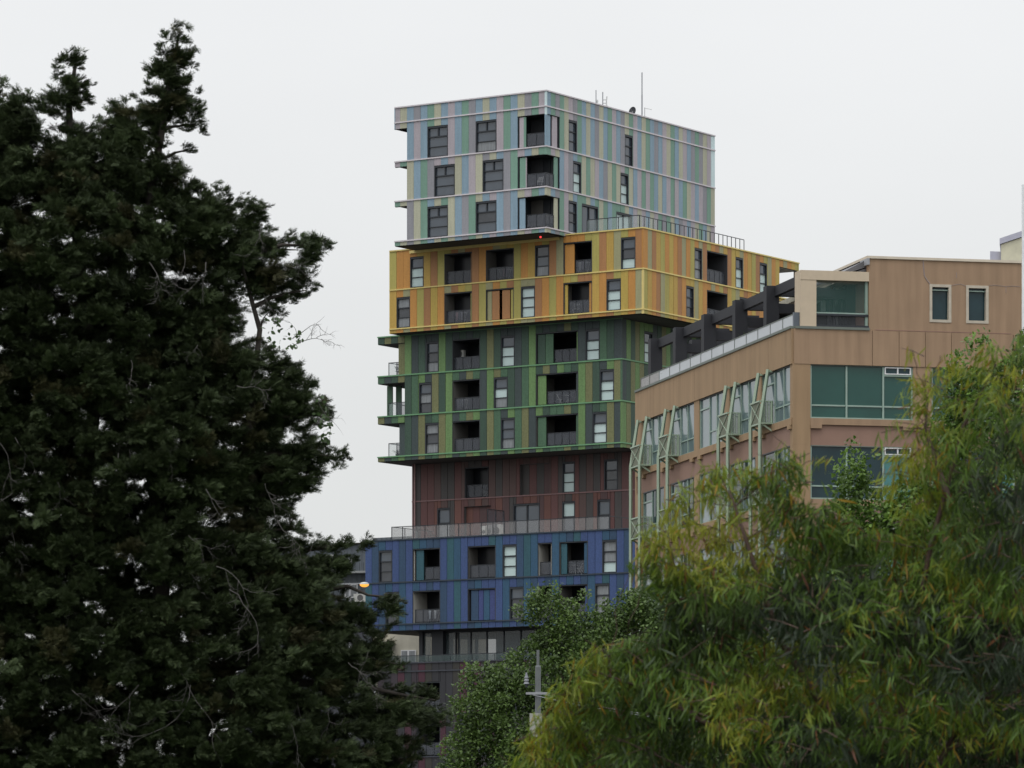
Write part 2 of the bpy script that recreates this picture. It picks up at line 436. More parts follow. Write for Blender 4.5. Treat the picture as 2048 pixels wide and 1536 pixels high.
TR.append(facadeL(fl, pl, 21.8, rows_of(zs, cols, ops), 'w', [(z, 0, 21.8) for z in zs[:-1]]))
colsR = ['BGDGYPDGBYBDYBGPBDYGPBYGBDBPYGBYPBDGDYPW'.ljust(40, 'P')]*2 + \
        ['GPYBPDBGYGYPBDYGYPGYBPGPGBYBPGPBGYPBPDGY', 'YBDGPYBGGYBGYGBGGGYBPYPBYPGDGYBDPBPYGBYP', 'YBDGPYBGGYBGYGBGGGYBPYPBYPGDGYBDPBPYGBYP']
opsR = [[], [(0, 3, 0, 'corner', 0), (5, 6.9, 0, 'w3', 'ccc'), (18, 19.9, 0, 'w3', 'ccc')],
        [(0, 3, 0, 'corner', 0), (6, 7.9, 0, 'w3', 'cbb'), (17, 18.9, 0, 'w3', 'cbb')],
        [(0, 3, 0, 'corner', 0), (5, 6.9, 0, 'w3', 'cdc'), (8, 11.8, 0, 'door', 'cc'), (16, 19.8, 0, 'door', 'bb')], []]
TR.append(facade(fr, pr_, 40, False, rows_of(zs, colsR, opsR), 'w', 14.9, [(z, 0, 40) for z in zs[:-1]]))
C = Frm(P, DL, DR)       # block frame: a along the left face, b into the block
body = MB()
zr = zs[0]
x2 = 2*pl; ae = LL-1.8*pl
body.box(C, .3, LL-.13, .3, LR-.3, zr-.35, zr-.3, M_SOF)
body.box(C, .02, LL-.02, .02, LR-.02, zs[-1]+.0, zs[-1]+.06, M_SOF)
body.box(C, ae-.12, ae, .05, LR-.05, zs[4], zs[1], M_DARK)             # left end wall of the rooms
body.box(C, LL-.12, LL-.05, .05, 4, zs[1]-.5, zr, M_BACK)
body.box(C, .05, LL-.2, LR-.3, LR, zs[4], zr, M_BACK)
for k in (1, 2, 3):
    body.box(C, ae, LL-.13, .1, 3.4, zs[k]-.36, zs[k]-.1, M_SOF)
    body.box(C, .3, ae-.12, .3, LR-.3, zs[k]-.3, zs[k]-.1, M_BACK)
# corner posts and edge trim
CT = MB()
CT.box(C, -.05, .09, -.05, .09, zs[1]-.62, zr+.03, PM['wW']); 
CT.box(C, -.05, .09, -.05, .09, zs[2], zs[1]-.62, PM['wB'])
for k in (2, 3): CT.box(C, -.05, .09, -.05, .09, zs[k]-.62, zs[k]-.06, PM['wY' if k == 3 else 'wG'])
CT.box(C, -.05, .09, -.05, .09, zs[4]-.36, zs[4]-.06, PM['wY'])
CT.box(C, LL-.05, LL+.03, -.04, .04, zs[1]-.5, zr, PM['wB'])
# corner loggias of the pale block
AL, BR = 4*pl, 3*pr_
for k in (1, 2, 3):
    z0, z1 = zs[k+1]+.05, zs[k+1]+2.36
    m = MB()
    m.box(C, .02, AL+.05, .02, BR+.05, z0-.12, z0-.002, M_BALCD); m.box(C, .1, AL+.05, .1, BR+.05, z1, z1+.1, M_DARK)
    m.box(C, AL-.06, AL, .0, BR, z0, z1, M_DARK); m.box(C, 0, AL, BR-.06, BR, z0, z1, M_DARK)
    m.box(C, AL*.55, AL-.06, BR-.12, BR-.07, z0, z1, M_BALC if k == 3 else M_BALCD)
    m.box(C, .06, .16, BR-.13, BR-.07, z0, z1, M_DARK); m.box(C, AL*.3, AL*.3+.07, BR-.13, BR-.07, z0, z1, M_DARK)
    b_ = m.build('balcony', tower)
    scr = {1: ((.05, .42, 'P'), (.42, .62, 'G')), 2: ((.08, .6, 'G'), (.6, .68, 'P')), 3: ((.05, .55, 'B'),)}[k]
    for (p, q, c) in scr: MB().box(C, AL-.06-q, AL-.06-p, .06, .13, z0+.04, z1-.05, PM['w'+c]).build('sliding_screen', b_)
    if k == 1:
        MB().box(C, .06, .13, .1, .68, z0+.02, z1-.02, PM['wB']).build('sliding_screen', b_)
        MB().box(C, .06, .13, .95, 1.6, z0+.02, z1-.02, PM['wP']).build('sliding_screen', b_)
    else:
        MB().box(C, .06, .13, 1.2, 1.7, z0+.02, z1-.02, PM['w'+('G' if k == 2 else 'Y')]).build('sliding_screen', b_)
        railing(fr, .08, 1.2, z0, -.12, b_, step=.6)
    railing(fl, .1, AL-.75, z0, -.12, b_, step=.85)
    # balcony seen against the sky at the left end
    e_ = MB().box(C, ae-.05, LL-.75, .95, .99, zs[k+1]+.99, zs[k+1]+1.04, M_DARK)
    e_.box(C, LL-.8, LL-.75, .95, .99, zs[k+1], zs[k+1]+1.04, M_DARK).box(C, LL-.8, LL-.76, .99, 3.2, zs[k+1]+.99, zs[k+1]+1.04, M_DARK)
    r_ = e_.build('railing', tower)
    MB().box(C, ae, LL-.82, .965, .98, zs[k+1]+.08, zs[k+1]+.98, M_CLRG).build('pane', r_)
    MB().box(C, LL-.79, LL-.77, 1.0, 3.2, zs[k+1]+.08, zs[k+1]+.98, M_CLRG).build('pane', r_)
TR.append(CT)
WZ = zs

# ---------- amber block
P, fl, fr, pl, pr_, LL, LR = block(1286, 317, 780, 1597, 36, 38)
yfl, yfr, yP, yLL, yLR = fl, fr, P, LL, LR
zs = [zc(455.3, 317), zc(536.7, 317), zc(617.8, 317)]; zs.append(zs[-1]-.34)
YZ = zs
cols = ['VOOOYARVVRSRROOSVYVOAOVRSOOOVVRASVOR', 'AOSOVRYOSRYVRVSOVRVSSROVOYVRRAORVYOS', 'AOSOVRYOSRYVRVSOVRVSSROVOYVRRAORVYOS']
ops = [[(3, 5, 0, 'w3', 'cbb'), (8, 12, 0, 'balc', dict(light=.34, scr=[(.93, 1, 'O')])), (14, 18, 0, 'balc', dict(light=.36, scr=[(.94, 1, 'R')])),
        (21, 23, 0, 'w3', 'dcm'), (25, 29, 0, 'balc', dict(light=0, scr=[(0.02, .36, 'O')])), (33, 35, 0, 'w3', 'cdb')],
       [(1, 3, 0, 'w3', 'mdm'), (8, 12, 0, 'balc', dict(light=.34, scr=[(.92, 1, 'V')])),
        (14, 18, 0, 'balc', dict(light=0, norail=1, scr=[(.02, .19, 'S'), (.19, .46, 'R'), (.55, .84, 'R'), (.86, .99, 'V')])),
        (19, 21, 0, 'w3', 'bbb'), (25, 29, 0, 'balc', dict(light=.28, scr=[(0.02, .13, 'Y'), (.87, .99, 'O')])), (31, 33, 0, 'w3', 'cbb')], []]
TR.append(facadeL(fl, pl, 36, rows_of(zs, cols, ops), 'y', [(z, 0, 36) for z in zs[:-1]]))
colsR = ['OSRAVOYORSOVOSRVORSARYYSOAVROVSOYOSOAV', 'VAORSVYAROAYSAOOSOVRAVSAROYROVSARYSOOV', 'VAORSVYAROAYSAOOSOVRAVSAROYROVSARYSOOV']
opsR = [[(12, 13.85, 0, 'w3', 'cmm'), (15, 20, 0, 'balc', dict(light=0.3, dep=2.2, wall=M_BALCD)), (22, 23.85, 0, 'w3', 'cbb'), (28, 29.85, 0, 'w3', 'cbb'), (33, 37.6, 0, 'void', 0)],
        [(10, 11.85, 0, 'w3', 'ccd'), (15, 20, 0, 'balc', dict(light=0.3, dep=2.2, wall=M_BALCD)), (23, 24.85, 0, 'w3', 'ccc'), (30, 31.85, 0, 'w3', 'ccc')], []]
TR.append(facade(fr, pr_, 38, False, rows_of(zs, colsR, opsR), 'y', 14.9, [(z, 0, 38) for z in zs[:-1]]))
C = Frm(P, DL, DR)
body.box(C, .3, LL-.3, .3, LR-.3, zs[0]-.3, zs[0]-.25, M_SOF)
body.box(C, .02, LL-.02, .02, LR-.02, zs[-1], zs[-1]+.05, M_SOF)
body.box(C, LL-.2, LL-.02, .05, LR, zs[-1], zs[0], M_BACK); body.box(C, .05, LL-.2, LR-.3, LR-.02, zs[-1], zs[1], M_BACK)
body.box(C, .3, LL-.3, .3, LR-.3, zs[1]-.35, zs[1]-.15, M_BACK)
body.box(C, 2.6, LL-.2, LR-3.0, LR-2.9, zs[1], zs[0]-.3, M_BALC)
body.box(C, 1.2, 1.3, LR-5*pr_, LR-3.9*pr_, zs[1], zs[0]-.6, mat('pink_render', (.42, .38, .38), rough=.9)); body.box(C, 1.15, 1.3, LR-3.9*pr_, LR-3.9*pr_+.12, zs[1], zs[0]-.6, M_DARK)
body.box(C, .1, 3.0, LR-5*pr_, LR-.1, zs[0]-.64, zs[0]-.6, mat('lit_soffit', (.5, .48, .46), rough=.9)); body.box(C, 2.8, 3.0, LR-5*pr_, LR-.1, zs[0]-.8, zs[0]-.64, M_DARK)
body.box(C, .05, LL-.2, .15, LR-5.2*pr_, zs[0]-.55, zs[0]-.4, M_BACK)
CT = MB(); CT.box(C, -.06, .08, -.06, .08, zs[1]+.06, zs[0]+.04, PM['yO']); CT.box(C, -.06, .08, -.06, .08, zs[3], zs[1]-.06, M_TRIM['y'])
CT.box(C, -.02, .06, LR-.06, LR+.02, zs[1], zs[0], M_TRIM['y'])
CT.box(C, LL-.04, LL+.03, -.04, .04, zs[-1], zs[0], M_TRIM['y'])
# the slot between amber roof and pale soffit
CT.box(wfl and C, LL*.32, LL-1.9, -.16, -.02, zs[0]-.33, zs[0]-.12, M_TRIM['y'])
TR.append(CT)
# terrace balustrade on the amber roof
MB().box(C, .25, .29, .4, 11.5, zs[0]+.5, zs[0]+.54, M_DARK)
rz = zs[0]
s_a = fl.s_at(1167, -.3); 
r_ = railing(fl, .75, s_a, rz+.02, -.75, tower, glass=M_CLRG, step=1.0, h=1.08)
m = MB(); bb = fr.s_at(1488, -.75)
m.box(fr, .75, bb, -.77, -.73, rz+1.02, rz+1.07, M_DARK)
n_ = 24
for j in range(n_+1):
    a = .75+(bb-.75)*j/n_; m.box(fr, a-.022, a+.022, -.772, -.728, rz-.1, rz+1.02, M_DARK)
rr_ = m.build('railing', tower)
for j in range(4):
    a = .75+(bb-.75)*j/n_; MB().box(fr, a+.04, a+(bb-.75)/n_-.04, -.755, -.745, rz+.05, rz+.98, M_CLRG).build('pane', rr_)

# ---------- green block
P, fl, fr, pl, pr_, LL, LR = block(1243, 319.6, 756, 1500, 35, 30)
gfl = fl
GC = Frm(P, DL, DR)
zs = [zc(636, 319.6), zc(717.7, 319.6), zc(801.1, 319.6), zc(885.1, 319.6)]; zs.append(zs[-1]-.36)
GZ = zs
cols = ['DODOLKDKKLDMDDODODKKKDLDDMDKLKKDMDKM'[:35], 'MKDOMDLKODLMKOMKLOMDKMLDOKLMDLODKLOO'[:35], 'OKMLDKODMOLKMOLDOMKLMOKLDMMODLKDMOKK'[:35], 'OKMLDKODMOLKMOLDOMKLMOKLDMMODLKDMOKK'[:35]]
cols[0] = 'DOD'+'O'+'LKDKKLD'+'KDKD'+'DOD'+'KK'+'KDL'+'DKDKOD'+'K'+'KK'+'MDK'; cols[0] = cols[0][:35]
cols[1] = 'MKDO'+'DM'+'LK'+'ODL'+'MKOM'+'KL'+'OM'+'DKML'+'DOKLMD'+'LOD'+'KL'+'O'; cols[1] = cols[1][:35].ljust(35, 'O')
cols[2] = 'OKML'+'DKO'+'DM'+'OL'+'KMOL'+'DOM'+'KL'+'MOK'+'LDMMOD'+'LK'+'DM'+'OK'; cols[2] = cols[2][:35].ljust(35, 'K'); cols[3] = cols[2]
top0 = .6
ops = [[(0, 4, .58, 'void', 0), (7.2, 9, 0, 'w3', 'cdm'), (11, 15, 0, 'balc', dict(light=.55, wall=M_BALCD, scr=[(.94, 1, 'M')])), (18, 20, 0, 'w3', 'cbb'),
        (23, 29, 0, 'balc', dict(light=.45, wall=M_BALCD, scr=[(.03, .21, 'D'), (.21, .4, 'M'), (.94, 1, 'L')])), (30, 32, 0, 'w3', 'cbb')],
       [(0, 4, .58, 'void', 0), (6.1, 8, 0, 'w3', 'cmd'), (11, 15, 0, 'balc', dict(light=.55)), (17, 19, 0, 'w3', 'cbm'),
        (23, 29, 0, 'balc', dict(light=.45, scr=[(.03, .23, 'L'), (.93, 1, 'K')])), (32, 34, 0, 'w3', 'cbb')],
       [(0, 4, .58, 'void', 0), (7, 9, 0, 'w3', 'mdm'), (11, 15, 0, 'balc', dict(light=.55)), (18, 20, 0, 'w3', 'ccm'),
        (23, 29, 0, 'balc', dict(light=.45, scr=[(.03, .23, 'M'), (.93, 1, 'M')])), (31, 33, 0, 'w3', 'cbb')], []]
TR.append(facadeL(fl, pl, 35, rows_of(zs, cols, ops), 'g', [(zs[0], 0, 35)]+[(z, 0, 35) for z in zs[1:-1]]))
colsR = [c*2 for c in ('KLDOLLLKDOLDKOD', 'KDOLODKLDOLKDOM', 'LODKMOLDKOMLDKO', 'LODKMOLDKOMLDKO')]
opsR = [[(5, 7, 0, 'w3', 'cbb')], [], [], []]
TR.append(facade(fr, pr_, 30, False, rows_of(zs, colsR, opsR), 'g', 9, [(z, 0, 30) for z in zs[1:-1]]))
C = GC; ae = LL-4*pl
body.box(C, .02, LL-.02, .02, 16, zs[-1], zs[-1]+.05, M_SOF)
body.box(C, ae-.15, ae-.02, .05, 9, zs[3], zs[0], M_BALCD)
body.box(C, .05, ae-.2, 8.7, 9, zs[-1], zs[0], M_BACK)
body.box(C, ae-.02, ae+1.1, 2.4, 2.5, zs[3], zs[0]-.6, M_BLACK)      # room front behind the corner balconies
body.box(C, ae+.95, ae+1.1, 2.4, 9, zs[3], zs[0]-.6, M_DARK)
for k in (0, 1, 2): 
    body.box(C, .05, LL-.13, .13, 8.5, zs[k]-.57, zs[k]-.1, M_SOF)
    body.box(C, LL-.13, LL-.02, .05, 6, zs[k]-.58, zs[k], PM['gM'])
body.box(C, .05, LL-.13, .3, 8.5, zs[3]-.2, zs[3]-.05, M_SOF)
CT = MB(); CT.box(C, -.05, .07, -.05, .07, zs[1], zs[0], PM['gK']); CT.box(C, -.05, .07, -.05, .07, zs[2]+.06, zs[1]-.06, PM['gM']); CT.box(C, -.05, .07, -.05, .07, zs[4], zs[2]-.06, PM['gL'])
TR.append(CT)
for k, (s0, c) in enumerate(((1, 'O'), (0, 'M'), (0, 'K'))):
    z0 = zs[k+1]+.05; z1 = zs[k]-.6
    m = MB(); bx = LL-pl*1.0
    m.box(C, ae, bx, .5, .54, z0+1.0, z0+1.05, M_DARK); m.box(C, bx-.05, bx, .5, .54, z0, z0+1.05, M_DARK); m.box(C, ae+1.1, ae+1.14, .5, .54, z0, z0+1.05, M_DARK)
    m.box(C, bx-.05, bx, .54, 3, z0+1.0, z0+1.05, M_DARK)
    r_ = m.build('railing', tower)
    MB().box(C, ae+1.15, bx-.06, .51, .53, z0+.08, z0+.99, M_CLRG).build('pane', r_)
    MB().box(C, ae+.03, ae+1.09, .51, .53, z0+.08, z0+.99, M_RAILG).build('pane', r_)
    if k == 0: MB().box(C, ae+.02, ae+.66, .1, .18, z0+.03, z1, PM['gO']).build('sliding_screen', tower); MB().box(C, ae+1.0, ae+1.15, 1.6, 1.7, z0, z1, PM['gL']).build('sliding_screen', tower)
    if k == 1:
        for q in (0, 1): MB().box(C, LL-.5-q*.62, LL-.5-q*.62+.5, 1.2+q*.3, 1.3+q*.3, z0+.03, z1, PM['gM']).build('sliding_screen', tower)
    if k == 2: MB().box(C, ae+.02, ae+.6, .12, .2, z0+.03, z1, PM['gK']).build('sliding_screen', tower); MB().box(C, ae+1.15, ae+1.6, 2.4, 2.48, z0, z1, M_BALCP).build('sliding_screen', tower)

# ---------- rust block
rP = corner(1263, 322.5); rP = (rP[0]+.83458*2.3, rP[1]-.55088*2.3)
fl = Frm(rP, DL, NL); rfl = fl; LL = fl.s_at(825); pl = .628; n = LL/pl
off = n-35.4
zb_ = zc(1062, 318)
zs = [GZ[4], fl.z_at(1263, 979.7), zb_-.6]
d0 = fl.s_at(825)
def ri(u): return (LL-fl.s_at(u))/pl
cols = ['BKRRBKKRBKKRBKBBRBRBBRKBRKBKRBKRRBKBRKB', 'KKRRSBKSRBSBRSMKRSSMSRBKSBKSMRKMRMMRKMR']
ops = [[(ri(930), ri(977), 0, 'balc', dict(light=.35, wall=M_BALCD)), (ri(1125), ri(1150), 0, 'w3', 'cbb'), (ri(1208.5), ri(1236), 0, 'w3', 'cdd'),
        (ri(1040), ri(1099), .1, 'niche', 'KRKM')],
       [(ri(875), ri(901), 0, 'w3', 'cmd'), (ri(928.5), ri(982), 0, 'niche', 'SRMR'), (ri(1027), ri(1080), 0, 'door', 'cc'), (ri(1125), ri(1150.5), 0, 'w3', 'bcc'), (ri(1195), ri(1221), 0, 'w3', 'ccc')]]
rws = rows_of(zs, [c[:int(n)+1].ljust(int(n)+1, 'R') for c in cols], ops)
rws[0] = (rws[0][0], rws[0][1], rws[0][2], [(a, b, zs[1]+2.36, k, p) for (a, b, h, k, p) in rws[0][3]])
rws[1] = (rws[1][0], rws[1][1], rws[1][2], [(a, b, zs[1]-.62, k, p) for (a, b, h, k, p) in rws[1][3]])
TR.append(facadeL(fl, pl, n, rws, 'r', [(zs[1], 0, n)]))
C = Frm(rP, DL, DR)
body.box(C, .1, LL-.1, 8, 8.3, zs[2], zs[0], M_BACK); body.box(C, LL-.2, LL-.03, .0, 8, zs[2], zs[0], M_DARK); body.box(C, .3, LL-.3, .3, 8, zs[1]-.3, zs[1]-.2, M_BACK)
CT = MB(); CT.box(C, LL-.16, LL-.06, -.12, -.03, zs[2], zs[0], M_TRIM['r']); CT.box(C, LL-.02, LL+.02, -.03, .05, zs[2], zs[0], M_DARK); TR.append(CT)
CTw = MB(); CTw.tube([C.w(LL-.3, -.14, zs[2]), C.w(LL-.3, -.14, zs[0])], .05, mat('drainpipe', alb(150, 120, 118), rough=.4)); CTw.build('drainpipe', tower)

# ---------- blue block
bP = corner(1263, 313); pl = Frm(bP, DL, NL).s_at(731)/38
bP = (bP[0]+.83458*3*pl, bP[1]-.55088*3*pl)
fl = Frm(bP, DL, NL); fr = Frm(bP, DR, NR); bfl = fl; LL = 41*pl
BZ = zs = [fl.z_at(1262.7, 1056.8), fl.z_at(1263.7, 1145), fl.z_at(881, 1245.7)]; zs.append(zs[-1]-.5)
cols = ['BSCBBSBTCSSBTCBBBBTCBBSTCBBCCSTBBBCSBSBBS', 'TBSCBCBCBSBSBTBSCBBBCBSCSBSCBCBSCBTBSBBSB', 'TBSCBCSBCSBSBTBSCBBBCBSCSBSCBCBSCBTBSBBSB']
ops = [[(2, 4, 0, 'w3', 'cdd'), (7, 11, 0, 'balc', dict(light=.5, scr=[(.01, .05, 'x'), (.1, .38, 'T')])), (15, 19, 0, 'balc', dict(light=.34)),
        (20, 22, 0, 'w3', 'bbb'), (25, 27, 0, 'balc', dict(light=.75, wall=M_BALCP, scr=[(.86, .97, 'x')])),
        (28, 32, 0, 'balc', dict(light=.42, scr=[(.04, .25, 'T'), (.84, .98, 'C')])), (34, 36, 0, 'w3', 'mmb')],
       [(3, 5, 0, 'w3', 'ddd'), (7, 11, 0, 'balc', dict(light=.5, wall=M_BALCP, scr=[(.95, .99, 'B')])),
        (15, 19, 0, 'balc', dict(light=0, norail=1, scr=[(.09, .36, 'S'), (.36, .54, 'V'), (.54, .76, 'C'), (.76, .98, 'V')])),
        (21, 23, 0, 'w3', 'cdd'), (25, 27, 0, 'balc', dict(light=.3)), (28, 32, 0, 'balc', dict(light=.45, scr=[(.87, .98, 'B')])), (33, 35, 0, 'w3', 'mmm')], []]
TR.append(facadeL(fl, pl, 41, rows_of(zs, cols, ops, oh=2.42), 'b', [(z, 0, 41) for z in zs[:-1]]))
TR.append(facade(fr, .6, 10, False, rows_of(zs, ['SBCBTSBCBS', 'BSBCSBTBCB', 'BSBCSBTBCB'], [[], [], []]), 'b', 5, [(z, 0, 10) for z in zs[:-1]]))
C = Frm(bP, DL, DR)
body.box(C, .05, LL-.05, .05, 14, zs[-1], zs[-1]+.06, M_SOF)
body.box(C, .3, LL-.3, .3, 14, zs[0]-.75, zs[0]-.6, mat('terrace_paving', (.2, .19, .18), rough=.9))
body.box(C, .3, LL-.3, 10, 10.3, zs[-1], zs[0]-.8, M_BACK); body.box(C, LL-.2, LL-.03, 0, 14, zs[-1], zs[0]-.1, PM['bB']); body.box(C, .3, LL-.3, .3, 10, zs[1]-.3, zs[1]-.2, M_BACK)
# terrace balustrade over the blue block
s1_ = fl.s_at(783, -.5); s0_ = fl.s_at(1219, -.5)
railing(fl, s0_, s1_, zs[0]-.02, -.5, tower, glass=mat('terrace_glass', (.34, .34, .34), rough=.08, spec=.5, alpha=.22, var=.05), step=1.03, h=1.06)
m = MB(); m.box(C, s1_-.05, s1_, .5, 6, zs[0]+1.0, zs[0]+1.05, M_DARK); m.box(C, s0_, s0_+.05, .5, 5, zs[0]+1.0, zs[0]+1.05, M_DARK)
for q in (2.2, 3.9): m.box(C, s1_-.05, s1_, q, q+.05, zs[0], zs[0]+1.05, M_DARK); m.box(C, s0_, s0_+.05, q, q+.05, zs[0], zs[0]+1.05, M_DARK)
r_ = m.build('railing', tower)
for q in (.55, 2.27): MB().box(C, s1_-.04, s1_-.02, q, q+1.6, zs[0]+.08, zs[0]+.98, M_CLRG).build('pane', r_)

# ---------- glazed storey and plum base
pz0 = fl.z_at(881, 1324); pz1 = fl.z_at(881, 1341); zbot = 0
m = MB(); gz1 = zs[-1]
for (u0, u1, o0, o1) in ((838, 845, -2.2, -1.8), (863, 886, -3.0, -1.6)):
    m.box(fl, fl.s_at(u1, o1), fl.s_at(u0, o1), o0, o1, pz0-.8, gz1, M_DARK)
for u in (912, 917, 942, 974, 1008, 1042, 1070): m.box(fl, fl.s_at(u, -2)-.05, fl.s_at(u, -2)+.05, -2.1, -1.95, pz0-.8, gz1, M_DARK)
m.box(fl, 2, fl.s_at(838, -2), -2.12, -1.93, gz1-.15, gz1, M_DARK)
m.box(fl, 2, fl.s_at(992, -7), -7.2, -7, pz0-.8, gz1, M_BLACK)
for (u0, u1) in ((870, 899), (915, 918), (935, 938), (950, 954)): m.box(fl, fl.s_at(u1, -7), fl.s_at(u0, -7), -7.2, -7, pz0-.8, gz1, M_DARK)
m.box(fl, 2, LL-1, -9, -.3, pz0-.9, pz0-.8, M_BALCD)
m.build('glazed_storey_frame', tower)
gl = mat('lobby_glass', (.10, .13, .14), rough=.05, spec=.7, alpha=.5, var=.1)
for (u0, u1) in ((845, 863), (886, 912), (917, 942), (942, 974), (974, 1008), (1008, 1042), (1042, 1070)):
    MB().box(fl, fl.s_at(u1, -2)+.06, fl.s_at(u0, -2)-.06, -2.04, -2.0, pz0-.8, gz1-.16, gl).build('pane', tower)
railing(fl, 2, fl.s_at(770, -.2), pz0-.05, -.2, tower, glass=mat('teal_rail_glass', (.06, .09, .09), rough=.08, spec=.5, alpha=.4, var=0), step=1.9, h=.62, w=.03)
pn = 39; pl2 = fl.s_at(755)/pn
prow = [pz0, pz1, pz1-3.2, pz1-6.4, pz1-9.6, .05]
bc = 'UKUPDUPOKKKOPKPUKOKDUPKOUKPKOUKPUKDOKPU'
pc = [bc, bc, 'KUOKPUKOKPKUDKOUPKUKOKPUKOKDUPKUOKPUKKD', bc, 'UKOKPUKOKPKUDKOUPKUKOKPUKOKDUPKUOKPUKKD']
def pi_(u): return (fl.s_at(755)-fl.s_at(u))/pl2
pops = [[], [(pi_(834), pi_(881), 0, 'balc', dict(light=0)), (20, 24, 0, 'balc', dict(light=0))], [(pi_(834), pi_(881), 0, 'balc', dict(light=0)), (14, 16, 0, 'w3', 'mmc')], [], []]
TR.append(facadeL(fl, pl2, pn, rows_of(prow, pc, pops), 'p', [(z, 0, pn) for z in prow[:4]]))
body.box(C, .3, LL-.3, 10, 10.3, 0, pz0-.9, M_BACK); body.box(C, fl.s_at(755)-.2, fl.s_at(755)-.03, 0, 10, 0, pz0-.05, M_BALCD)
CTw = MB(); CTw.tube([fl.w(fl.s_at(751), .12, 0), fl.w(fl.s_at(751), .12, pz0)], .1, mat('pale_pipe', alb(190, 195, 195), rough=.4)); CTw.build('drainpipe', tower)

for t_ in TR:
    for q in range(0, len(t_.v), 8):       # every rail and corner trim is a piece of its own
        p_ = MB(); p_.v = t_.v[q:q+8]; p_.f = [tuple(i-q for i in f) for f in t_.f[q//8*6:q//8*6+6]]; p_.mats = [t_.mats[t_.m[q//8*6]]]; p_.m = [0]*6
        p_.build('trim_rail', tower)
WALLS.build('wall', tower); body.build('floor_slab', tower)
PANELS.sort(key=lambda q: -q[0])
for q in PANELS[:298]:
    MB().box(*q[1:9]).build('cladding_panel', tower)
mm = MB()
for q in PANELS[298:]: mm.box(*q[1:9])
mm.build('cladding_panel', tower, kind='stuff')
# a red warning light under the pale soffit
rd = MB(); p_ = wfl.w(wfl.s_at(1081, -1.5), -1.5, WZ[5])
rd.tube([p_, p_-Vector((0, 0, .12))], [.07, .05], mat('red_lamp', (.5, .02, .02), emit=(1, .05, .05, 2)), n=8); rd.build('warning_lamp', tower)

# ------------------------------------------------------------------ things on the pale roof
M_STEEL = mat('galvanised_steel', (.33, .34, .36), rough=.5, metal=.3)
M_WHITE = mat('white_paint', (.62, .63, .62), rough=.4)
def at(fr, u, v, o): return fr.w(fr.s_at(u, o), o, fr.z_at(u, v, o))
def mast(u, vb, vt, o, r, label, name='roof_antenna', cat='antenna', extra=None):
    b = at(wfr, u, vb, o); b.z = WZ[0]-.3; t = at(wfr, u, vt, o)
    th = thing(name, label, cat, tuple(b))
    MB().tube([b, t], r, M_STEEL, n=8).build('pole', th)
    MB().tube([b, b+Vector((0, 0, .12))], r*3, M_STEEL, n=8).build('base_plate', th)
    if extra: extra(th, b, t)
def ex1(th, b, t):
    p = t - Vector((0, 0, .75))
    MB().tube([p+Vector((0, 0, -.12)), p+Vector((.16, -.05, -.12))], .05, M_STEEL).build('bracket', th)
    MB().tube([p+Vector((.1, -.05, -.22)), p+Vector((.1, -.05, 0))], .06, M_WHITE, n=8).build('small_panel', th)
def ex2(th, b, t):
    p = t - Vector((0, 0, .6)); m = MB()
    m.bar(p, p+Vector((.3, 0, 0)), .04, M_STEEL); m.bar(p-Vector((0, 0, .25)), p+Vector((.3, 0, -.25)), .04, M_STEEL)
    m.build('bracket', th)
    m = MB()
    for j in range(7): m.bar(p+Vector((.24+.02*abs(j-3), -.02*j, .22-.11*j)), p+Vector((.30+.02*abs(j-3), -.25, .20-.11*j)), .03, M_WHITE)
    m.bar(p+Vector((.3, -.1, .25)), p+Vector((.26, -.1, -.5)), .05, M_WHITE)
    m.build('grid_panel', th)
def ex3(th, b, t):
    MB().tube([t-Vector((0, 0, 3.2)), t-Vector((0, 0, 1.7))], .06, M_STEEL).build('collar', th)
mast(1192, 208, 180, -1.6, .035, 'short steel antenna mast, left of the two near the roof corner', extra=ex1)
mast(1205.5, 212, 184, -1.6, .04, 'short steel antenna mast with white grid panel on the pale roof', extra=ex2)
mast(1284, 233, 145, -1.6, .045, 'tall thin whip antenna rising above the pale roof', extra=ex3)
b = at(wfr, 1289.5, 235, -1.6); b.z = WZ[0]-.3; t = at(wfr, 1289.5, 215, -1.6)
th = thing('roof_antenna', 'small pale roof antenna with one sideways arm beside the tall whip antenna', 'antenna', tuple(b))
MB().tube([b, t], .025, M_STEEL).build('pole', th); MB().bar(t-Vector((0, 0, .05)), t+Vector((.55, 0, -.17)), .035, M_WHITE).build('arm', th)
# satellite dish
b = at(wfr, 1265, 226, -1.4); b.z = WZ[0]-.3; c0 = at(wfr, 1265, 223, -1.4)
th = thing('satellite_dish', 'dark round satellite dish on the pale roof edge', 'satellite dish', tuple(b))
MB().tube([b, c0], .05, M_STEEL).build('pole', th)
m = MB(); ax = Vector((-.35, -.8, .35)).normalized(); ux = ax.cross(Vector((0, 0, 1))).normalized(); uy = ax.cross(ux)
rings = 5; seg = 18; md = mat('dish_mesh', (.035, .038, .045), rough=.6); k = m.mi(md)
for i in range(rings+1):
    r = .4*i/rings
    for j in range(seg):
        a = 2*math.pi*j/seg; m.v.append(tuple(c0+ux*math.cos(a)*r*.72+uy*math.sin(a)*r+ax*(r*r*.9-.1)))
for i in range(rings):
    for j in range(seg):
        a = i*seg+j; b2 = i*seg+(j+1) % seg; m.f.append((a, b2, b2+seg, a+seg)); m.m.append(k)
m.build('reflector', th, smooth=True)
MB().bar(c0, c0+ax*.4, .03, M_STEEL).build('feed_arm', th)

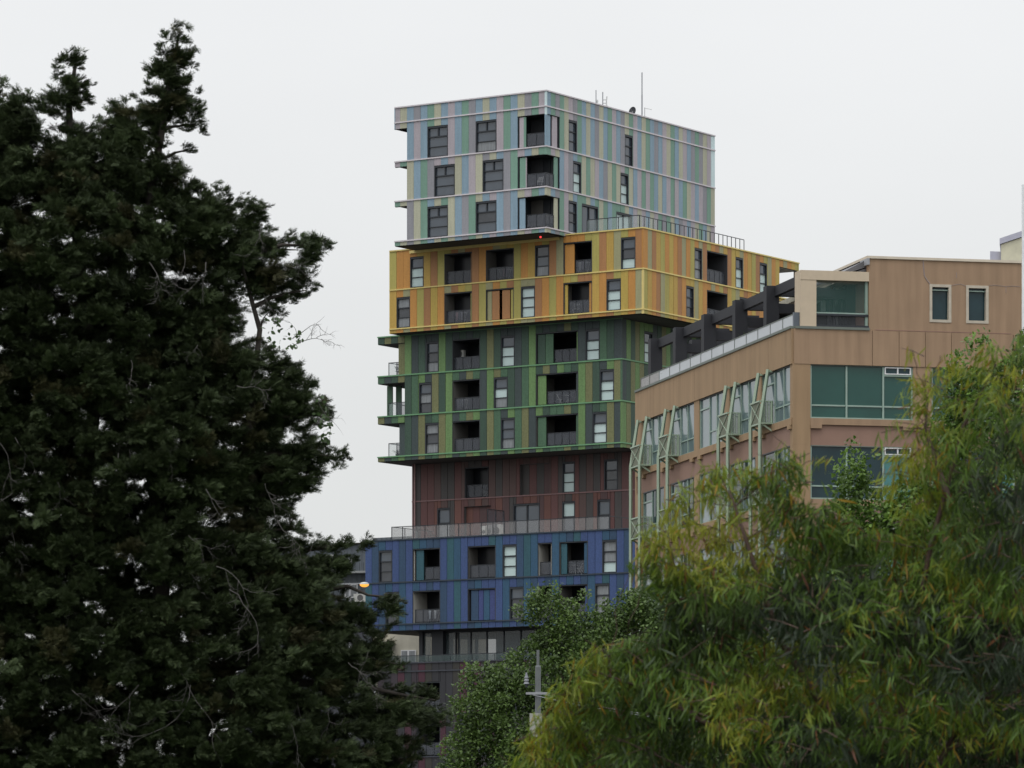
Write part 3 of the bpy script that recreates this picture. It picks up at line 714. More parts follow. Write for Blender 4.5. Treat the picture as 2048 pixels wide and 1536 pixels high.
# ------------------------------------------------------------------ things on terraces and balconies
def aircon(fr, u, v, o, label, w=.8, h=.7, d=.3, rot=False, z=None, group=None):
    p = at(fr, u, v, o)
    if z is not None: p.z = z
    th = thing('air_conditioner', label, 'air conditioner', tuple(p), group)
    f2 = Frm((p.x, p.y), fr.d, fr.n) if not rot else Frm((p.x, p.y), fr.n, fr.d)
    mw = mat('aircon_casing', (.55, .55, .52), rough=.5)
    MB().box(f2, -w/2, w/2, -d/2, d/2, p.z+.06, p.z+h, mw).box(f2, -w/2+.05, -w/2+.12, -d/2, d/2, p.z, p.z+.06, M_DARK).box(f2, w/2-.12, w/2-.05, -d/2, d/2, p.z, p.z+.06, M_DARK).build('casing', th)
    m = MB(); cz = p.z+.06+(h-.06)/2; r = min(w, h)*.36; n = 16; k = m.mi(mat('fan_grille', (.12, .12, .12), rough=.6))
    for q in range(n):
        a = 2*math.pi*q/n; m.v.append(tuple(f2.w(math.cos(a)*r-.05, d/2+.012, cz+math.sin(a)*r)))
    m.f.append(tuple(range(n))); m.m.append(k); m.build('fan_grille', th)
    return th
tz = BZ[0]-.02
aircon(bfl, 970, 1075, -2.6, 'narrow white air conditioner on the rust terrace, left of a matching pair', w=.4, h=.95, d=.5, z=tz)
aircon(bfl, 981.5, 1075, -2.6, 'tall white air conditioner on the rust terrace beside the glass divider', w=.42, h=1.0, d=.5, z=tz)
aircon(bfl, 994, 1075, -2.4, 'wide white air conditioner behind the glass railing of the rust terrace', w=.85, h=1.0, d=.4, z=tz)
# glass divider on the terrace
m = MB(); th = thing('glass_divider', 'dark framed glass divider standing across the rust terrace', 'screen', tuple(bfl.w(bfl.s_at(975, -.9), -.9, tz)))
s_ = bfl.s_at(975, -.9); C2 = Frm((bfl.P.x, bfl.P.y), bfl.d, bfl.n)
for o_ in (-.9, -2.0, -3.1): m.box(C2, s_-.03, s_+.03, o_-.03, o_+.03, tz, tz+2.02, M_DARK)
m.box(C2, s_-.03, s_+.03, -3.1, -.9, tz+2.02, tz+2.08, M_DARK); m.build('frame', th)
for o_ in (-1.97, -3.07): MB().box(C2, s_-.008, s_+.008, o_, o_+1.04, tz+.1, tz+2.0, M_RAILG).build('pane', th)
def table_chairs(fr, u, v, o, sc=1.0, z=None, col=None, which=('t', 'c')):
    cm = col or M_WHITE; p = at(fr, u, v, o)
    if z is not None: p.z = z
    return p, cm
def folding_chair(p, ang, label, cm):
    th = thing('folding_chair', label, 'chair', tuple(p)); d = Vector((math.cos(ang), math.sin(ang), 0)); n = Vector((-d.y, d.x, 0)); Z = Vector((0, 0, 1))
    for sgn in (-.2, .2):
        MB().bar(p+n*sgn-d*.2, p+n*sgn+d*.22+Z*.85, .03, cm).build('leg', th); MB().bar(p+n*sgn+d*.2, p+n*sgn-d*.2+Z*.45, .03, cm).build('leg', th)
    m = MB()
    for j in range(4): m.bar(p-n*.2-d*(.2-.12*j)+Z*.46, p+n*.2-d*(.2-.12*j)+Z*.46, .05, cm)
    m.build('seat', th)
    m = MB()
    for j in range(3): m.bar(p-n*.2+d*(.1+.05*j)+Z*(.6+.1*j), p+n*.2+d*(.1+.05*j)+Z*(.6+.1*j), .045, cm)
    m.build('backrest', th)
def round_table(p, label, cm):
    th = thing('balcony_table', label, 'table', tuple(p))
    MB().tube([p+Vector((0, 0, .7)), p+Vector((0, 0, .73))], .33, cm, n=16).build('tabletop', th)
    m = MB()
    for a in (.5, 2.6, 4.7): m.bar(p+Vector((math.cos(a)*.28, math.sin(a)*.28, 0)), p+Vector((-math.cos(a)*.15, -math.sin(a)*.15, .7)), .03, cm)
    m.build('leg_frame', th)
zb1 = BZ[1]+.06
lx = math.atan2(DL[1], DL[0])
folding_chair(bfl.w(bfl.s_at(1163, -.9), -.9, zb1), lx+math.pi, 'white folding chair at the right of the small table on the blue balcony', M_WHITE)
round_table(bfl.w(bfl.s_at(1151, -.9), -.9, zb1), 'small white table between two folding chairs on the blue balcony', M_WHITE)
folding_chair(bfl.w(bfl.s_at(1141, -1.0), -1.0, zb1), lx, 'white folding chair at the left of the small table on the blue balcony', mat('grey_paint', (.3, .3, .31)))
def drying_rack(fr, u, o, z, label, cloth):
    p = fr.w(fr.s_at(u, o), o, z); th = thing('drying_rack', label, 'clothes rack', tuple(p)); d = fr.d; n = fr.n; Z = Vector((0, 0, 1)); m = MB()
    for q in (-.4, .4): m.bar(p+d*q-n*.2, p+d*q+n*.2+Z*.9, .02, M_WHITE); m.bar(p+d*q+n*.2, p+d*q-n*.2+Z*.9, .02, M_WHITE)
    for q in (-.2, 0, .2): m.bar(p-d*.45+n*q+Z*.9, p+d*.45+n*q+Z*.9, .015, M_WHITE)
    m.build('frame', th)
    for j, c in enumerate(cloth):
        a = -.38+.24*j; k = MB(); cmn = mat('cloth_%d_%d_%d' % c, alb(*c), rough=.9)
        k.prism([p+d*a+n*.22+Z*.92, p+d*(a+.2)+n*.22+Z*.92, p+d*(a+.18)+n*.24+Z*(.3+.1*(j % 2)), p+d*(a+.03)+n*.24+Z*.32], n*.02, cmn); k.build('hanging_cloth', th)
drying_rack(yfl, 922, -.9, YZ[2]+.06, 'laundry rack on the lower left amber balcony', [(150, 150, 160), (90, 90, 100), (150, 120, 125), (70, 70, 80)])
drying_rack(bfl, 868, -.7, BZ[2]+.06, 'laundry rack with white towels on the lower blue balcony', [(200, 205, 210), (60, 60, 60), (190, 200, 210)])
drying_rack(gfl, 924, -.7, GZ[2]+.06, 'laundry rack with pale sheets on the middle green balcony', [(150, 155, 165), (90, 95, 100), (120, 120, 130)])
drying_rack(yfl, 1010, -.9, YZ[1]+.06, 'laundry rack behind glass on the shaded upper amber balcony', [(110, 100, 120), (120, 90, 100), (80, 80, 90)])
drying_rack(yfl, 1168, -.9, YZ[1]+.06, 'laundry rack on the upper amber balcony with an orange screen', [(90, 95, 100), (100, 100, 110), (150, 155, 160)])
folding_chair(rfl.w(rfl.s_at(969, -.8), -.8, rws[0][1]+.06), lx+.5, 'white chair on the shaded rust balcony', M_WHITE)
def pot_plant(p, label, h=.5, n=26, spread=.5, name='potted_plant', wid=.03):
    th = thing(name, label, 'plant', tuple(p)); MB().tube([p, p+Vector((0, 0, .3))], [.13, .18], mat('plant_pot', (.08, .07, .06)), n=10).build('pot', th)
    m = MB(); lm = mat('spiky_leaf', (.07, .10, .035), rough=.5)
    for j in range(n):
        a = random.uniform(0, 6.28); e = random.uniform(.25, 1.3); L = h*random.uniform(.6, 1)
        d = Vector((math.cos(a)*math.cos(e), math.sin(a)*math.cos(e), math.sin(e))); s = Vector((-math.sin(a), math.cos(a), 0))*wid/2; b = p+Vector((0, 0, .3))
        m.quad([b-s, b+s, b+d*L*.6+s, b+d*L-Vector((0, 0, .08*L)), b+d*L*.6-s], lm)
    m.build('leaves', th)
aircon(gfl, 921, 702, -1.2, 'air conditioner on the shaded top green balcony', z=GZ[1]+1.1, w=.75, h=.6)
folding_chair(gfl.w(gfl.s_at(797, -1.6), -1.6, GZ[1]+.06), lx, 'white chair on the corner balcony at the top of the green block', M_WHITE)
pot_plant(gfl.w(gfl.s_at(795, -1.3), -1.3, GZ[3]+.06), 'pot plant on the corner balcony at the bottom of the green block', h=.6)
pot_plant(gfl.w(gfl.s_at(938, -.8), -.8, GZ[1]+.06), 'pot plant on the shaded top green balcony', h=.7)
folding_chair(gfl.w(gfl.s_at(1120, -1), -1, GZ[2]+.06), lx+.4, 'white chair at the left on the middle green balcony with a lime screen', M_WHITE)
round_table(gfl.w(gfl.s_at(1136, -1), -1, GZ[2]+.06), 'small white table on the middle green balcony with a lime screen', M_WHITE)
folding_chair(wfr.w(.7, -1.0, WZ[3]+.07), 1.0, 'white chair on the middle corner balcony of the pale block', M_WHITE)
pot_plant(gfl.w(gfl.s_at(1130, -1), -1, GZ[3]+.06), 'pot plant on the bottom right green balcony', h=.6)
folding_chair(bfl.w(bfl.s_at(945, -.9), -.9, BZ[1]+.06), lx+.3, 'grey chair on the blue balcony above the closed screens', mat('grey_paint', (.3, .3, .31)))
folding_chair(yfl.w(yfl.s_at(1152, -.9), -.9, YZ[2]+.06), lx+2.5, 'white chair on the lower amber balcony right of the middle', M_WHITE)
for j_, (u_, l_) in enumerate(((862, 'left-hand dining chair on the rust terrace'), (905, 'second dining chair on the rust terrace'), (922, 'dining chair by the terrace recess'))):
    folding_chair(bfl.w(bfl.s_at(u_, -2.4), -2.4, tz), lx+j_, l_, mat('dark_chair', (.07, .06, .06)))
pot_plant(gfl.w(gfl.s_at(921, -1.3), -1.3, GZ[2]+.8), 'leafy pot plant on the middle green balcony', h=.6)

# ------------------------------------------------------------------ brown office building
BY = 203.0
PB = corner(1585, BY)
bl = Frm(PB, (-.2239, .9746), (-.9746, -.2239)); br = Frm(PB, (.9746, .2239), (.2239, -.9746))
office = thing('office_building', 'brown rendered office building with green tinted windows and a black roof pergola', 'building', (PB[0]+8, BY+10, 0))
M_BR = mat('brown_render', alb(132, 110, 89, k=1.47), rough=.9, var=.05, scale=.7, streak=.15, bump=.35, bscale=40)
M_BR2 = mat('pinkish_render', alb(122, 98, 86, k=1.47), rough=.9, var=.05, scale=.6, streak=.05, bump=.35, bscale=40)
M_BR3 = mat('tan_render_panel', alb(132, 110, 85, k=1.47), rough=.9, var=.04, scale=.8, streak=.14, bump=.3, bscale=40)
M_CAP = mat('grey_capping', alb(92, 98, 92, k=1.34), rough=.6)
M_BEIGE = mat('beige_render', alb(166, 152, 132, k=1.47), rough=.85, var=.03, streak=.03, bump=.2)
M_MINT = mat('mint_steel', alb(132, 146, 128, k=1.43), rough=.45, var=.05)
M_MESH = mat('mesh_infill', alb(104, 108, 92, k=1.34), rough=.7, alpha=.82)
M_GRN = mat('green_tinted_glass', (.018, .078, .064), rough=.05, spec=.45, var=.12, scale=.5)
M_GRN2 = mat('teal_dark_glass', (.016, .040, .048), rough=.05, spec=.35, var=.25, scale=.8)
M_SKYG = mat('sky_reflecting_glass', (.13, .185, .20), rough=.05, spec=1.0, var=.06, scale=.5)
M_MUL = mat('pale_green_mullion', alb(128, 146, 136, k=1.34), rough=.45)
M_WINF = mat('white_window_frame', alb(190, 190, 190, k=1.43), rough=.4)
Z = lambda v: (HOR-v)*BY/F+EYE
zc0, zw, zsl, zw2, zsl2 = Z(653.5), Z(727.3), Z(835.2), Z(889), Z(991)
STEP = zw-zw2
ground_f = 0
SLmax = bl.s_at(1273); SR = br.s_at(2043)
M = MB()
# upper band panels, one by one
uj = [1585, 1539, 1506.6, 1478, 1433, 1391, 1350, 1310, 1273]
for a, b in zip(uj[:-1], uj[1:]):
    MB().box(bl, bl.s_at(a)+.012, bl.s_at(b)-.012, -.2, .06, zw, zc0-.08, M_BR3).build('wall_panel', office)
uj = [1585, 1744, 1797.5, 1850, 1902, 1964, 2026, 2043]
for a, b in zip(uj[:-1], uj[1:]):
    MB().box(br, max(br.s_at(a)+.012, .062), br.s_at(b)-.012, -.2, .06, zw, zc0-.08, M_BR).build('wall_panel', office)
MB().box(bl, -.0, SLmax, -.25, .12, zc0-.08, zc0+.04, M_CAP).box(br, .12, br.s_at(1738), -.25, .12, zc0-.08, zc0+.04, M_CAP).build('capping', office)
# floors with piers, sills and window bays
bays = [(1285, 1328), (1340, 1388), (1398, 1446), (1459, 1511), (1523, 1584)]
barR = [(1620.5, 1826), (1863, 2030)]
for k in range(6):
    zt = zw-STEP*k; zb = zsl-STEP*k
    if zb < 0: break
    nxt = zt-STEP
    # left face
    edges = [1273]+[x for b in bays for x in b]+[1585.3]
    if edges[-1]-edges[-2] < 2: pass
    for j in range(0, len(edges)-1, 2):
        a, b = edges[j], edges[j+1]
        if b-a > 1.5: M.box(bl, bl.s_at(b), bl.s_at(a), -.4, 0, zb, zt, M_BR3)
    M.box(bl, .0, SLmax, -.4, -.05, max(0, nxt), zb-.33, M_BR2); M.box(bl, .04, SLmax, -.4, .06, zb-.33, zb, M_BR3)
    for (a, b) in bays: M.box(bl, bl.s_at(a)-.55, bl.s_at(a)-.0, -.3, .1, zb-.52, zb-.332, M_BR3); M.box(bl, max(.1, bl.s_at(b)), bl.s_at(b)+.5, -.3, .1, zb-.52, zb-.332, M_BR3)
    # right face
    M.box(br, .0, br.s_at(1620.5), -.4, .04, max(0, nxt), zt-.002, M_BR3)
    M.box(br, br.s_at(1826), br.s_at(1863), -.4, .02, zb, zt-.002, M_BR); M.box(br, br.s_at(2030), SR, -.4, .02, max(0, nxt), zt-.002, M_BR)
    M.box(br, br.s_at(1620.5), br.s_at(2030), -.4, -.05, max(0, nxt), zb-.3, M_BR2)
    M.box(br, br.s_at(1620.5), br.s_at(2030), -.4, .06, zb-.3, zb, M_BR); M.box(br, br.s_at(1620.5), br.s_at(1643), -.4, .09, zb-.48, zb-.302, M_BR)
    M.box(br, br.s_at(1805), br.s_at(1850), -.4, .09, zb-.48, zb-.302, M_BR)
    # windows, left face
    for bi, (a, b) in enumerate(bays):
        s1, s0 = bl.s_at(a), bl.s_at(b); wm = MB(); w = s1-s0; z0, z1 = zb+.05, zt-.06
        if k > 3: continue
        cuts = [0, .17, .38, .62, .84, 1] if bi != 2 else [0, .03, .45, .62, 1]
        cuts = [0, .30, .60, 1.0]; ztr = zb+.72
        wm.box(bl, s0, s1, -.35, -.3, z0-.05, z1+.06, M_BACK)
        wm.box(bl, s0, s1, -.22, -.04, zb, z0, M_MUL); wm.box(bl, s0, s1, -.22, -.04, z1, zt, M_DARK)
        for c in cuts:
            x = s0+(s1-s0-.07)*c; wm.box(bl, x, x+.07, -.2, -.05, z0, z1, M_MUL)
        wm.box(bl, s0+.07, s0+w*.6, -.19, -.06, ztr-.03, ztr+.03, M_MUL)
        zh = z1-.5
        wm.box(bl, s0+w*.6+.07, s1-.07, -.19, -.05, zh-.04, zh+.04, M_MUL); 
        wi = wm.build('window', office)
        rnd = random.Random(bi*7+k)
        for j in range(3):
            x0 = s0+(s1-s0-.07)*cuts[j]+.07; x1 = s0+(s1-s0-.07)*cuts[j+1]
            parts = [(z0, ztr-.03), (ztr+.03, z1)] if j < 2 else [(z0, zh-.04), (zh+.04, z1)]
            for (p, q) in parts: MB().box(bl, x0, x1, -.13, -.11, p, q, rnd.choice((M_SKYG, M_SKYG, M_SKYG, M_GMID if k else M_SKYG)) if k == 0 else rnd.choice((M_SKYG, M_GRN2, M_GRN2))).build('pane', wi)
        # dark reveal on the piers shown in the glass
    for wi_, (a, b) in enumerate(barR):
        if k > 2: continue
        s0, s1 = br.s_at(a), br.s_at(b); wm = MB()
        xs = [s0, br.s_at(1692), br.s_at(1765.5), s1] if wi_ == 0 else [s0, s0+(s1-s0)/3, s0+(s1-s0)*2/3, s1]
        z0, z1 = zb+.06, zt-.05; ztr = zb+.62
        wm.box(br, s0, s1, -.35, -.3, zb, zt, M_BACK); wm.box(br, s0, s1, -.22, -.0, zb, z0, M_MUL); wm.box(br, s0, s1, -.22, -.02, z1, zt-.002, M_CAP)
        for x in xs:
            x = min(x, s1-.08); wm.box(br, x, x+.08, -.2, -.04, z0, z1, M_MUL)
        wm.box(br, s0+.08, s1-.08, -.19, -.06, ztr-.035, ztr+.035, M_MUL)
        zh = z1-.34; 
        fwm = wm
        fwm.box(br, xs[2]+.08, s1-.08, -.2, -.03, zh-.09, zh, M_MUL)
        wi = wm.build('window', office)
        for j in range(3):
            x0, x1 = xs[j]+.08, xs[j+1]-(.08 if j == 2 else 0)
            gm = M_GRN if k == 0 else (M_GRN2 if j < 2 else mat('teal_blind', alb(70, 122, 122, k=1.09), rough=.3))
            MB().box(br, x0, x1, -.13, -.11, z0, ztr-.035, gm).build('pane', wi)
            MB().box(br, x0, x1, -.13, -.11, ztr+.035, z1 if j < 2 else zh-.09, gm).build('pane', wi)
        x0, x1 = xs[2]+.1, s1-.1; xm = (x0+x1)/2
        MB().box(br, x0, x1, -.12, .0, zh, zh+.045, M_WINF).box(br, x0, x1, -.12, .0, z1-.045, z1-.001, M_WINF).box(br, x0, x0+.05, -.12, .0, zh+.045, z1-.045, M_WINF).box(br, x1-.05, x1, -.12, .0, zh+.045, z1-.045, M_WINF).box(br, xm-.03, xm+.03, -.12, .0, zh+.045, z1-.045, M_WINF).build('hopper_frame', wi)
        MB().box(br, x0+.05, x1-.05, -.1, -.08, zh+.045, z1-.045, M_GRN2).build('pane', wi)
M.box(bl, SLmax, SLmax+.3, -16, 0, 0, zc0-.1, M_BR3)
M.box(bl, SLmax-.3, SLmax, -16, -.4, 0, zc0-.1, M_BR2)
fb = Frm(PB, (.9746, .2239), (-.2239, .9746))   # a to the right, b backwards
M.box(fb, .4, SR-.02, .5, 26, zc0-.7, zc0-.5, mat('terrace_deck', (.2, .19, .18), rough=.9))
M.box(fb, .4, SR-.02, 25.6, 26, 0, zc0-.7, M_BR2); M.box(fb, SR-.3, SR-.02, .1, 26, 0, zc0-.1, M_BR2)
# upper box on the right with two windows
a0, a1 = br.s_at(1737.8), SR
zt0 = br.z_at(1737.8, 512)
MW = MB()
wn = [(1858.5, 1902), (1931.5, 1976.5)]
zb0, zb1 = br.z_at(1880, 645), br.z_at(1880, 569)
MW.box(br, a0, a1, -.35, .03, zc0-.079, zb0, M_BR); MW.box(br, a0, a1, -.35, .03, zb1, zt0-.12, M_BR)
xs = [a0]+[br.s_at(x) for w in wn for x in w]+[a1]
for j in range(0, 6, 2): MW.box(br, xs[j], xs[j+1], -.35, .03, zb0, zb1, M_BR)
MW.box(br, a0, a0+.3, -12, -.35, zc0-.6, zt0-.12, M_BR2); MW.box(br, a0+.3, a1, -12, -.35, zt0-.3, zt0-.12, M_CAP)
MW.box(br, a1-.3, a1, -12, -.35, zc0-.6, zt0-.12, M_BR2)
MW.box(br, a0+.3, br.s_at(2022), .031, .05, zc0-.06, zc0-.02, M_BR2)
MW.build('upper_wall', office)
MB().box(br, a0-.12, a1+.05, -12, .1, zt0-.12, zt0, mat('pale_parapet_cap', alb(176, 166, 150, k=1.43), rough=.7)).build('parapet_cap', office)
for w_ in wn:
    s0, s1 = br.s_at(w_[0]), br.s_at(w_[1]); m = MB(); t = .13; G_ = mat('weathered_frame', alb(158, 150, 136, k=1.43), rough=.7, var=.1, scale=4)
    m.box(br, s0, s0+t, -.3, .06, zb0, zb1, G_); m.box(br, s1-t, s1, -.3, .06, zb0, zb1, G_); m.box(br, s0+t, s1-t, -.3, .06, zb0, zb0+t, G_); m.box(br, s0+t, s1-t, -.3, .06, zb1-t, zb1, G_)
    m.box(br, s0+t, s1-t, -.1, -.04, zb1-t-.16, zb1-t-.11, M_MUL); m.box(br, s0, s1, -.34, -.31, zb0, zb1, M_BACK)
    wi = m.build('window', office); MB().box(br, s0+t, s1-t, -.2, -.17, zb0+t, zb1-t, M_GRN2).build('pane', wi)
# hairline cracks and repairs in the render
ck = MB(); M_CK = mat('crack_filler', alb(128, 116, 112, k=1.43), rough=.9)
def crack(pts, w=.02):
    for (p, q) in zip(pts[:-1], pts[1:]): ck.bar(at(br, p[0], p[1], .034), at(br, q[0], q[1], .034), w, M_CK)
crack([(1846, 516), (1847, 535), (1849, 552), (1854, 560), (1860, 568)], .045)
crack([(1903, 571), (1912, 569), (1922, 568), (1931, 572)]); crack([(1977, 571), (1990, 570), (2004, 572), (2012, 573), (2024, 572), (2040, 573)])
crack([(1913, 545), (1913, 556)]); crack([(2012, 574), (2012, 586)])
ck.build('wall_crack', office)
# sloping dark roof edge behind the beige portal
m = MB(); zt_ = zt0-.12; pA = br.w(a0, -.4, zt_); pB = br.w(br.s_at(1690), -.4, br.z_at(1690, 542)); pC = br.w(a0, -.4, br.z_at(1738, 541))
m.prism([pA, pB, pB-Vector((0, 0, .12)), pA-Vector((0, 0, .35))], br.n*-6, mat('roof_edge', (.12, .12, .13), rough=.5)); 
m.prism([pA-Vector((0, 0, .4)), pB-Vector((0, 0, .2)), pC], br.n*-5.5, mat('roof_lining', (.09, .09, .10), rough=.6)); m.build('sloping_roof', office)
MB().box(br, a0-.12, a0-.0, -1, .12, zt0-.42, zt0-.12, M_STEEL).build('gutter_end', office)
# beige portal with glazed room
zp1, zp0 = br.z_at(1633, 541), zc0+.04; zq = br.z_at(1640, 560)
pm = MB(); c0_, c1_ = br.s_at(1600.5), br.s_at(1632.5)
pm.box(br, c0_, c1_, -.9, .02, zp0, zq, M_BEIGE); pm.box(br, c0_, a0-.005, -.9, .04, zq, zp1, M_BEIGE); pm.build('beige_portal', office)
rm = MB(); z_t = br.z_at(1690, 625)
rm.box(br, c1_, a0, -.3, -.1, z_t-.06, z_t, M_MUL); rm.box(br, c1_, a0, -.3, -.06, z_t-.16, z_t-.062, M_DARK); rm.box(br, a0-.14, a0-.02, -.3, -.1, zp0, zq, M_MUL); rm.box(br, c1_, c1_+.04, -.3, -.1, z_t, zq, M_MUL)
rm.box(br, c1_, a0, -.28, .02, zp0, zp0+.1, M_DARK)
wi = rm.build('window', office)
MB().box(br, c1_+.04, a0-.14, -.2, -.18, z_t, zq, mat('room_glass', (.07, .16, .14), rough=.04, spec=.4, alpha=.22, var=0)).build('pane', wi)
MB().box(br, c1_+.04, a0-.14, -.2, -.18, zp0+.1, z_t-.16, mat('room_glass_grey', (.08, .09, .10), rough=.04, spec=.4, alpha=.25, var=0)).build('pane', wi)
im = MB(); M_IN = mat('room_shade', (.04, .046, .048), rough=.8); M_CEIL = mat('room_ceiling', (.38, .40, .38), rough=.9)
im.box(br, c1_+.1, a0-.02, -3.3, -3.1, zp0, zq, M_IN)
im.prism([br.w(c1_+.6, -2.9, zq-.9), br.w(c1_+.6, -2.9, zq), br.w(a0-.3, -2.9, zq), br.w(a0-.5, -2.9, zq-.05)], br.n*.1, M_CEIL)
for (u0, u1, v0, v1) in ((1672, 1676, 593, 607), (1683, 1690, 593, 608), (1697, 1703, 593, 607), (1715, 1719, 593, 602), (1673, 1677, 628, 652), (1684, 1690, 628, 652), (1643, 1651, 600, 622)):
    im.box(br, br.s_at(u0, -3), br.s_at(u1, -3), -3.08, -3.0, br.z_at(u0, v1, -3), br.z_at(u0, v0, -3), mat('bright_slot', (.6, .68, .68), rough=.6))
for u in (1655, 1665, 1680, 1693, 1707, 1722): im.box(br, br.s_at(u, -2.5), br.s_at(u, -2.5)+.12, -2.6, -2.4, zp0, zq, M_DARK)
im.box(br, br.s_at(1635, -2), br.s_at(1662, -2), -2.3, -2.1, br.z_at(1650, 592, -2), br.z_at(1650, 575, -2), M_DARK)
im.build('room_interior', office)
# balustrade along the left face
xs = [1282, 1299.6, 1319, 1339.6, 1360, 1381, 1402, 1424, 1447, 1469.5, 1493, 1516, 1541, 1566, 1589.6]
oB = -.25; bm = MB(); ss = [bl.s_at(u, oB) for u in xs]; zr0, zr1 = zc0+.04, zc0+.70
bm.box(bl, ss[-1], ss[0], oB-.03, oB+.03, zr1-.04, zr1, M_CAP)
for s in ss: bm.box(bl, s-.025, s+.025, oB-.025, oB+.025, zr0, zr1-.04, M_CAP)
ba = bm.build('balustrade', office)
M_FRO = mat('frosted_glass', alb(146, 150, 154, k=1.51), rough=.25, spec=.5, var=.04, scale=.8)
M_FRO2 = mat('dusty_glass', alb(118, 114, 112, k=1.34), rough=.2, spec=.5, alpha=.8)
for j in range(14):
    MB().box(bl, ss[j+1]+.03, ss[j]-.03, oB-.01, oB+.01, zr0+.02, zr1-.05, M_FRO2 if j < 2 else M_FRO).build('pane', ba)
MB().box(bl, bl.s_at(1321, -1), bl.s_at(1291, -1), -1.1, -1.0, zr0, zr1+.33, M_FRO).build('wind_screen', office)
MB().box(br, .1, c0_-.002, -.3, -.1, zc0+.04, zr1, mat('steel_corner', alb(78, 84, 92, k=1.34), rough=.5)).build('corner_post', office)
# black pergola: columns and beams, each a piece of its own
perg = thing('roof_pergola', 'black pergola of square posts and beams on the office roof terrace', 'pergola', tuple(bl.w(12, -2, zc0)))
M_PG = mat('pergola_black', (.021, .022, .027), rough=.7, var=.08, scale=1)
oP = -1.0; us = [1301.5, 1351, 1408, 1470.5, 1533, 1600]; W_ = .64; D_ = .55
zt_p = bl.z_at(1470.5, 599.5, oP)
sp = [bl.s_at(u, oP) for u in us]
for j, s in enumerate(sp):
    MB().box(bl, s, s+D_, oP-W_, oP, zc0-.5, zt_p, M_PG).build('post', perg)
    if j < 5: MB().box(bl, sp[j+1]+D_, s, oP-W_, oP-W_+.22, zt_p-.5, zt_p-.01, M_PG).build('beam', perg)
    if j: 
        for z_ in (zt_p-.012, zt_p-.85): MB().box(bl, s+.05, s+D_-.05, oP-W_-1.65, oP-W_, z_-.46, z_, M_PG).build('cross_beam', perg)
    MB().box(bl, s+.0, s+D_, oP-W_-2.3, oP-W_-1.65, zc0-.5, zt_p, M_PG).build('post', perg)
m_ = MB()
m_.box(bl, .6, 13.5, -6.5, -2.6, zt_p-.62, zt_p-.35, mat('pale_soffit', alb(150, 146, 132, k=1.51), rough=.9)); 
m_.box(bl, .6, 13.5, -6.5, -5.0, zc0-.5, zt_p-.62, mat('penthouse_wall', alb(112, 108, 98, k=1.43), rough=.9, var=.1))
m_.box(bl, 8, 30, -7.9, -7.7, zc0-.5, zc0+.95, M_PG); m_.box(bl, 15.5, 24.5, -7.6, -7.4, zc0-.5, zc0+2.3, M_PG)
m_.build('penthouse', office)
pot_plant(bl.w(bl.s_at(1491, -.75), -.75, zc0+.12), 'spiky yucca behind the balustrade between two pergola posts', h=.75, n=34, name='yucca', wid=.045)
pot_plant(bl.w(bl.s_at(1340, -.7), -.7, zc0+.0), 'small spiky yucca by the far end of the balustrade', h=.6, n=26, name='yucca', wid=.045)
M.build('wall', office)
# service balcony frames on the left face
def sframe(uA, uB, levels):
    sA = bl.s_at(uA); sB = bl.s_at(uB)    # sA farther
    fr_ = MB(); ot, ob = .22, .62; ztop = zw+.08; zpl = zsl+.08
    for s in (sA, sB):
        m = MB(); m.bar(bl.w(s, ot, ztop), bl.w(s, ob, zpl), .135, M_MINT); m.bar(bl.w(s, ob, zpl), bl.w(s, ob, 0), .135, M_MINT)
        m.bar(bl.w(s, ot, ztop-.08), bl.w(s, .0, ztop-.08), .1, M_MINT)
        m.build('mast', fr_root)
    for k in range(levels):
        z = zpl-STEP*k
        m = MB(); m.box(bl, sB-.1, sA+.1, .0, ob, z-.07, z, M_MINT); m.bar(bl.w(sB, ob, z+1.02), bl.w(sA, ob, z+1.02), .07, M_MINT)
        m.bar(bl.w(sB, ob-.02, z+1.02), bl.w(sB, .02, z+1.02), .06, M_MINT); m.bar(bl.w(sA, ob-.02, z+1.02), bl.w(sA, .02, z+1.02), .06, M_MINT)
        m.bar(bl.w(sB, ob, z), bl.w(sA, ob, z+1.0), .03, M_MINT); m.bar(bl.w(sA, ob, z), bl.w(sB, ob, z+1.0), .03, M_MINT)
        for q in (.1, .25, .4): m.bar(bl.w(sB, q, z), bl.w(sB, q, z+1.0), .03, M_MINT)
        m.bar(bl.w(sB, .03, z-.05), bl.w(sB, .03, z+1.05), .09, M_MINT); m.bar(bl.w(sB, ob-.1, z-.07), bl.w(sB, .0, z-.4), .08, M_MINT); m.bar(bl.w(sA, ob-.1, z-.07), bl.w(sA, .0, z-.4), .08, M_MINT)
        pf = m.build('platform', fr_root)
        MB().box(bl, sB+.1, sA-.1, ob-.035, ob-.02, z+.02, z+.98, M_MESH).build('mesh_panel', pf)
        MB().box(bl, sB-.01, sB+.01, .05, ob-.08, z+.02, z+.98, mat('bar_infill', alb(120, 128, 116), rough=.6, alpha=.35)).build('mesh_panel', pf)
lab = ['pale green steel balcony frame farthest left on the brown wall', 'pale green steel balcony frame second from the left, beside the plain window bay',
       'pale green steel balcony frame third from the left, just after the plain window bay', 'pale green steel balcony frame nearest the brown building corner']
for (uA, uB), l_ in zip([(1284, 1302), (1340, 1358), (1461, 1480), (1526, 1545)], lab):
    fr_root = thing('steel_balcony', l_, 'balcony', tuple(bl.w((bl.s_at(uA)+bl.s_at(uB))/2, .4, 0)), 'steel balcony frames along the brown wall')
    sframe(uA, uB, 4)

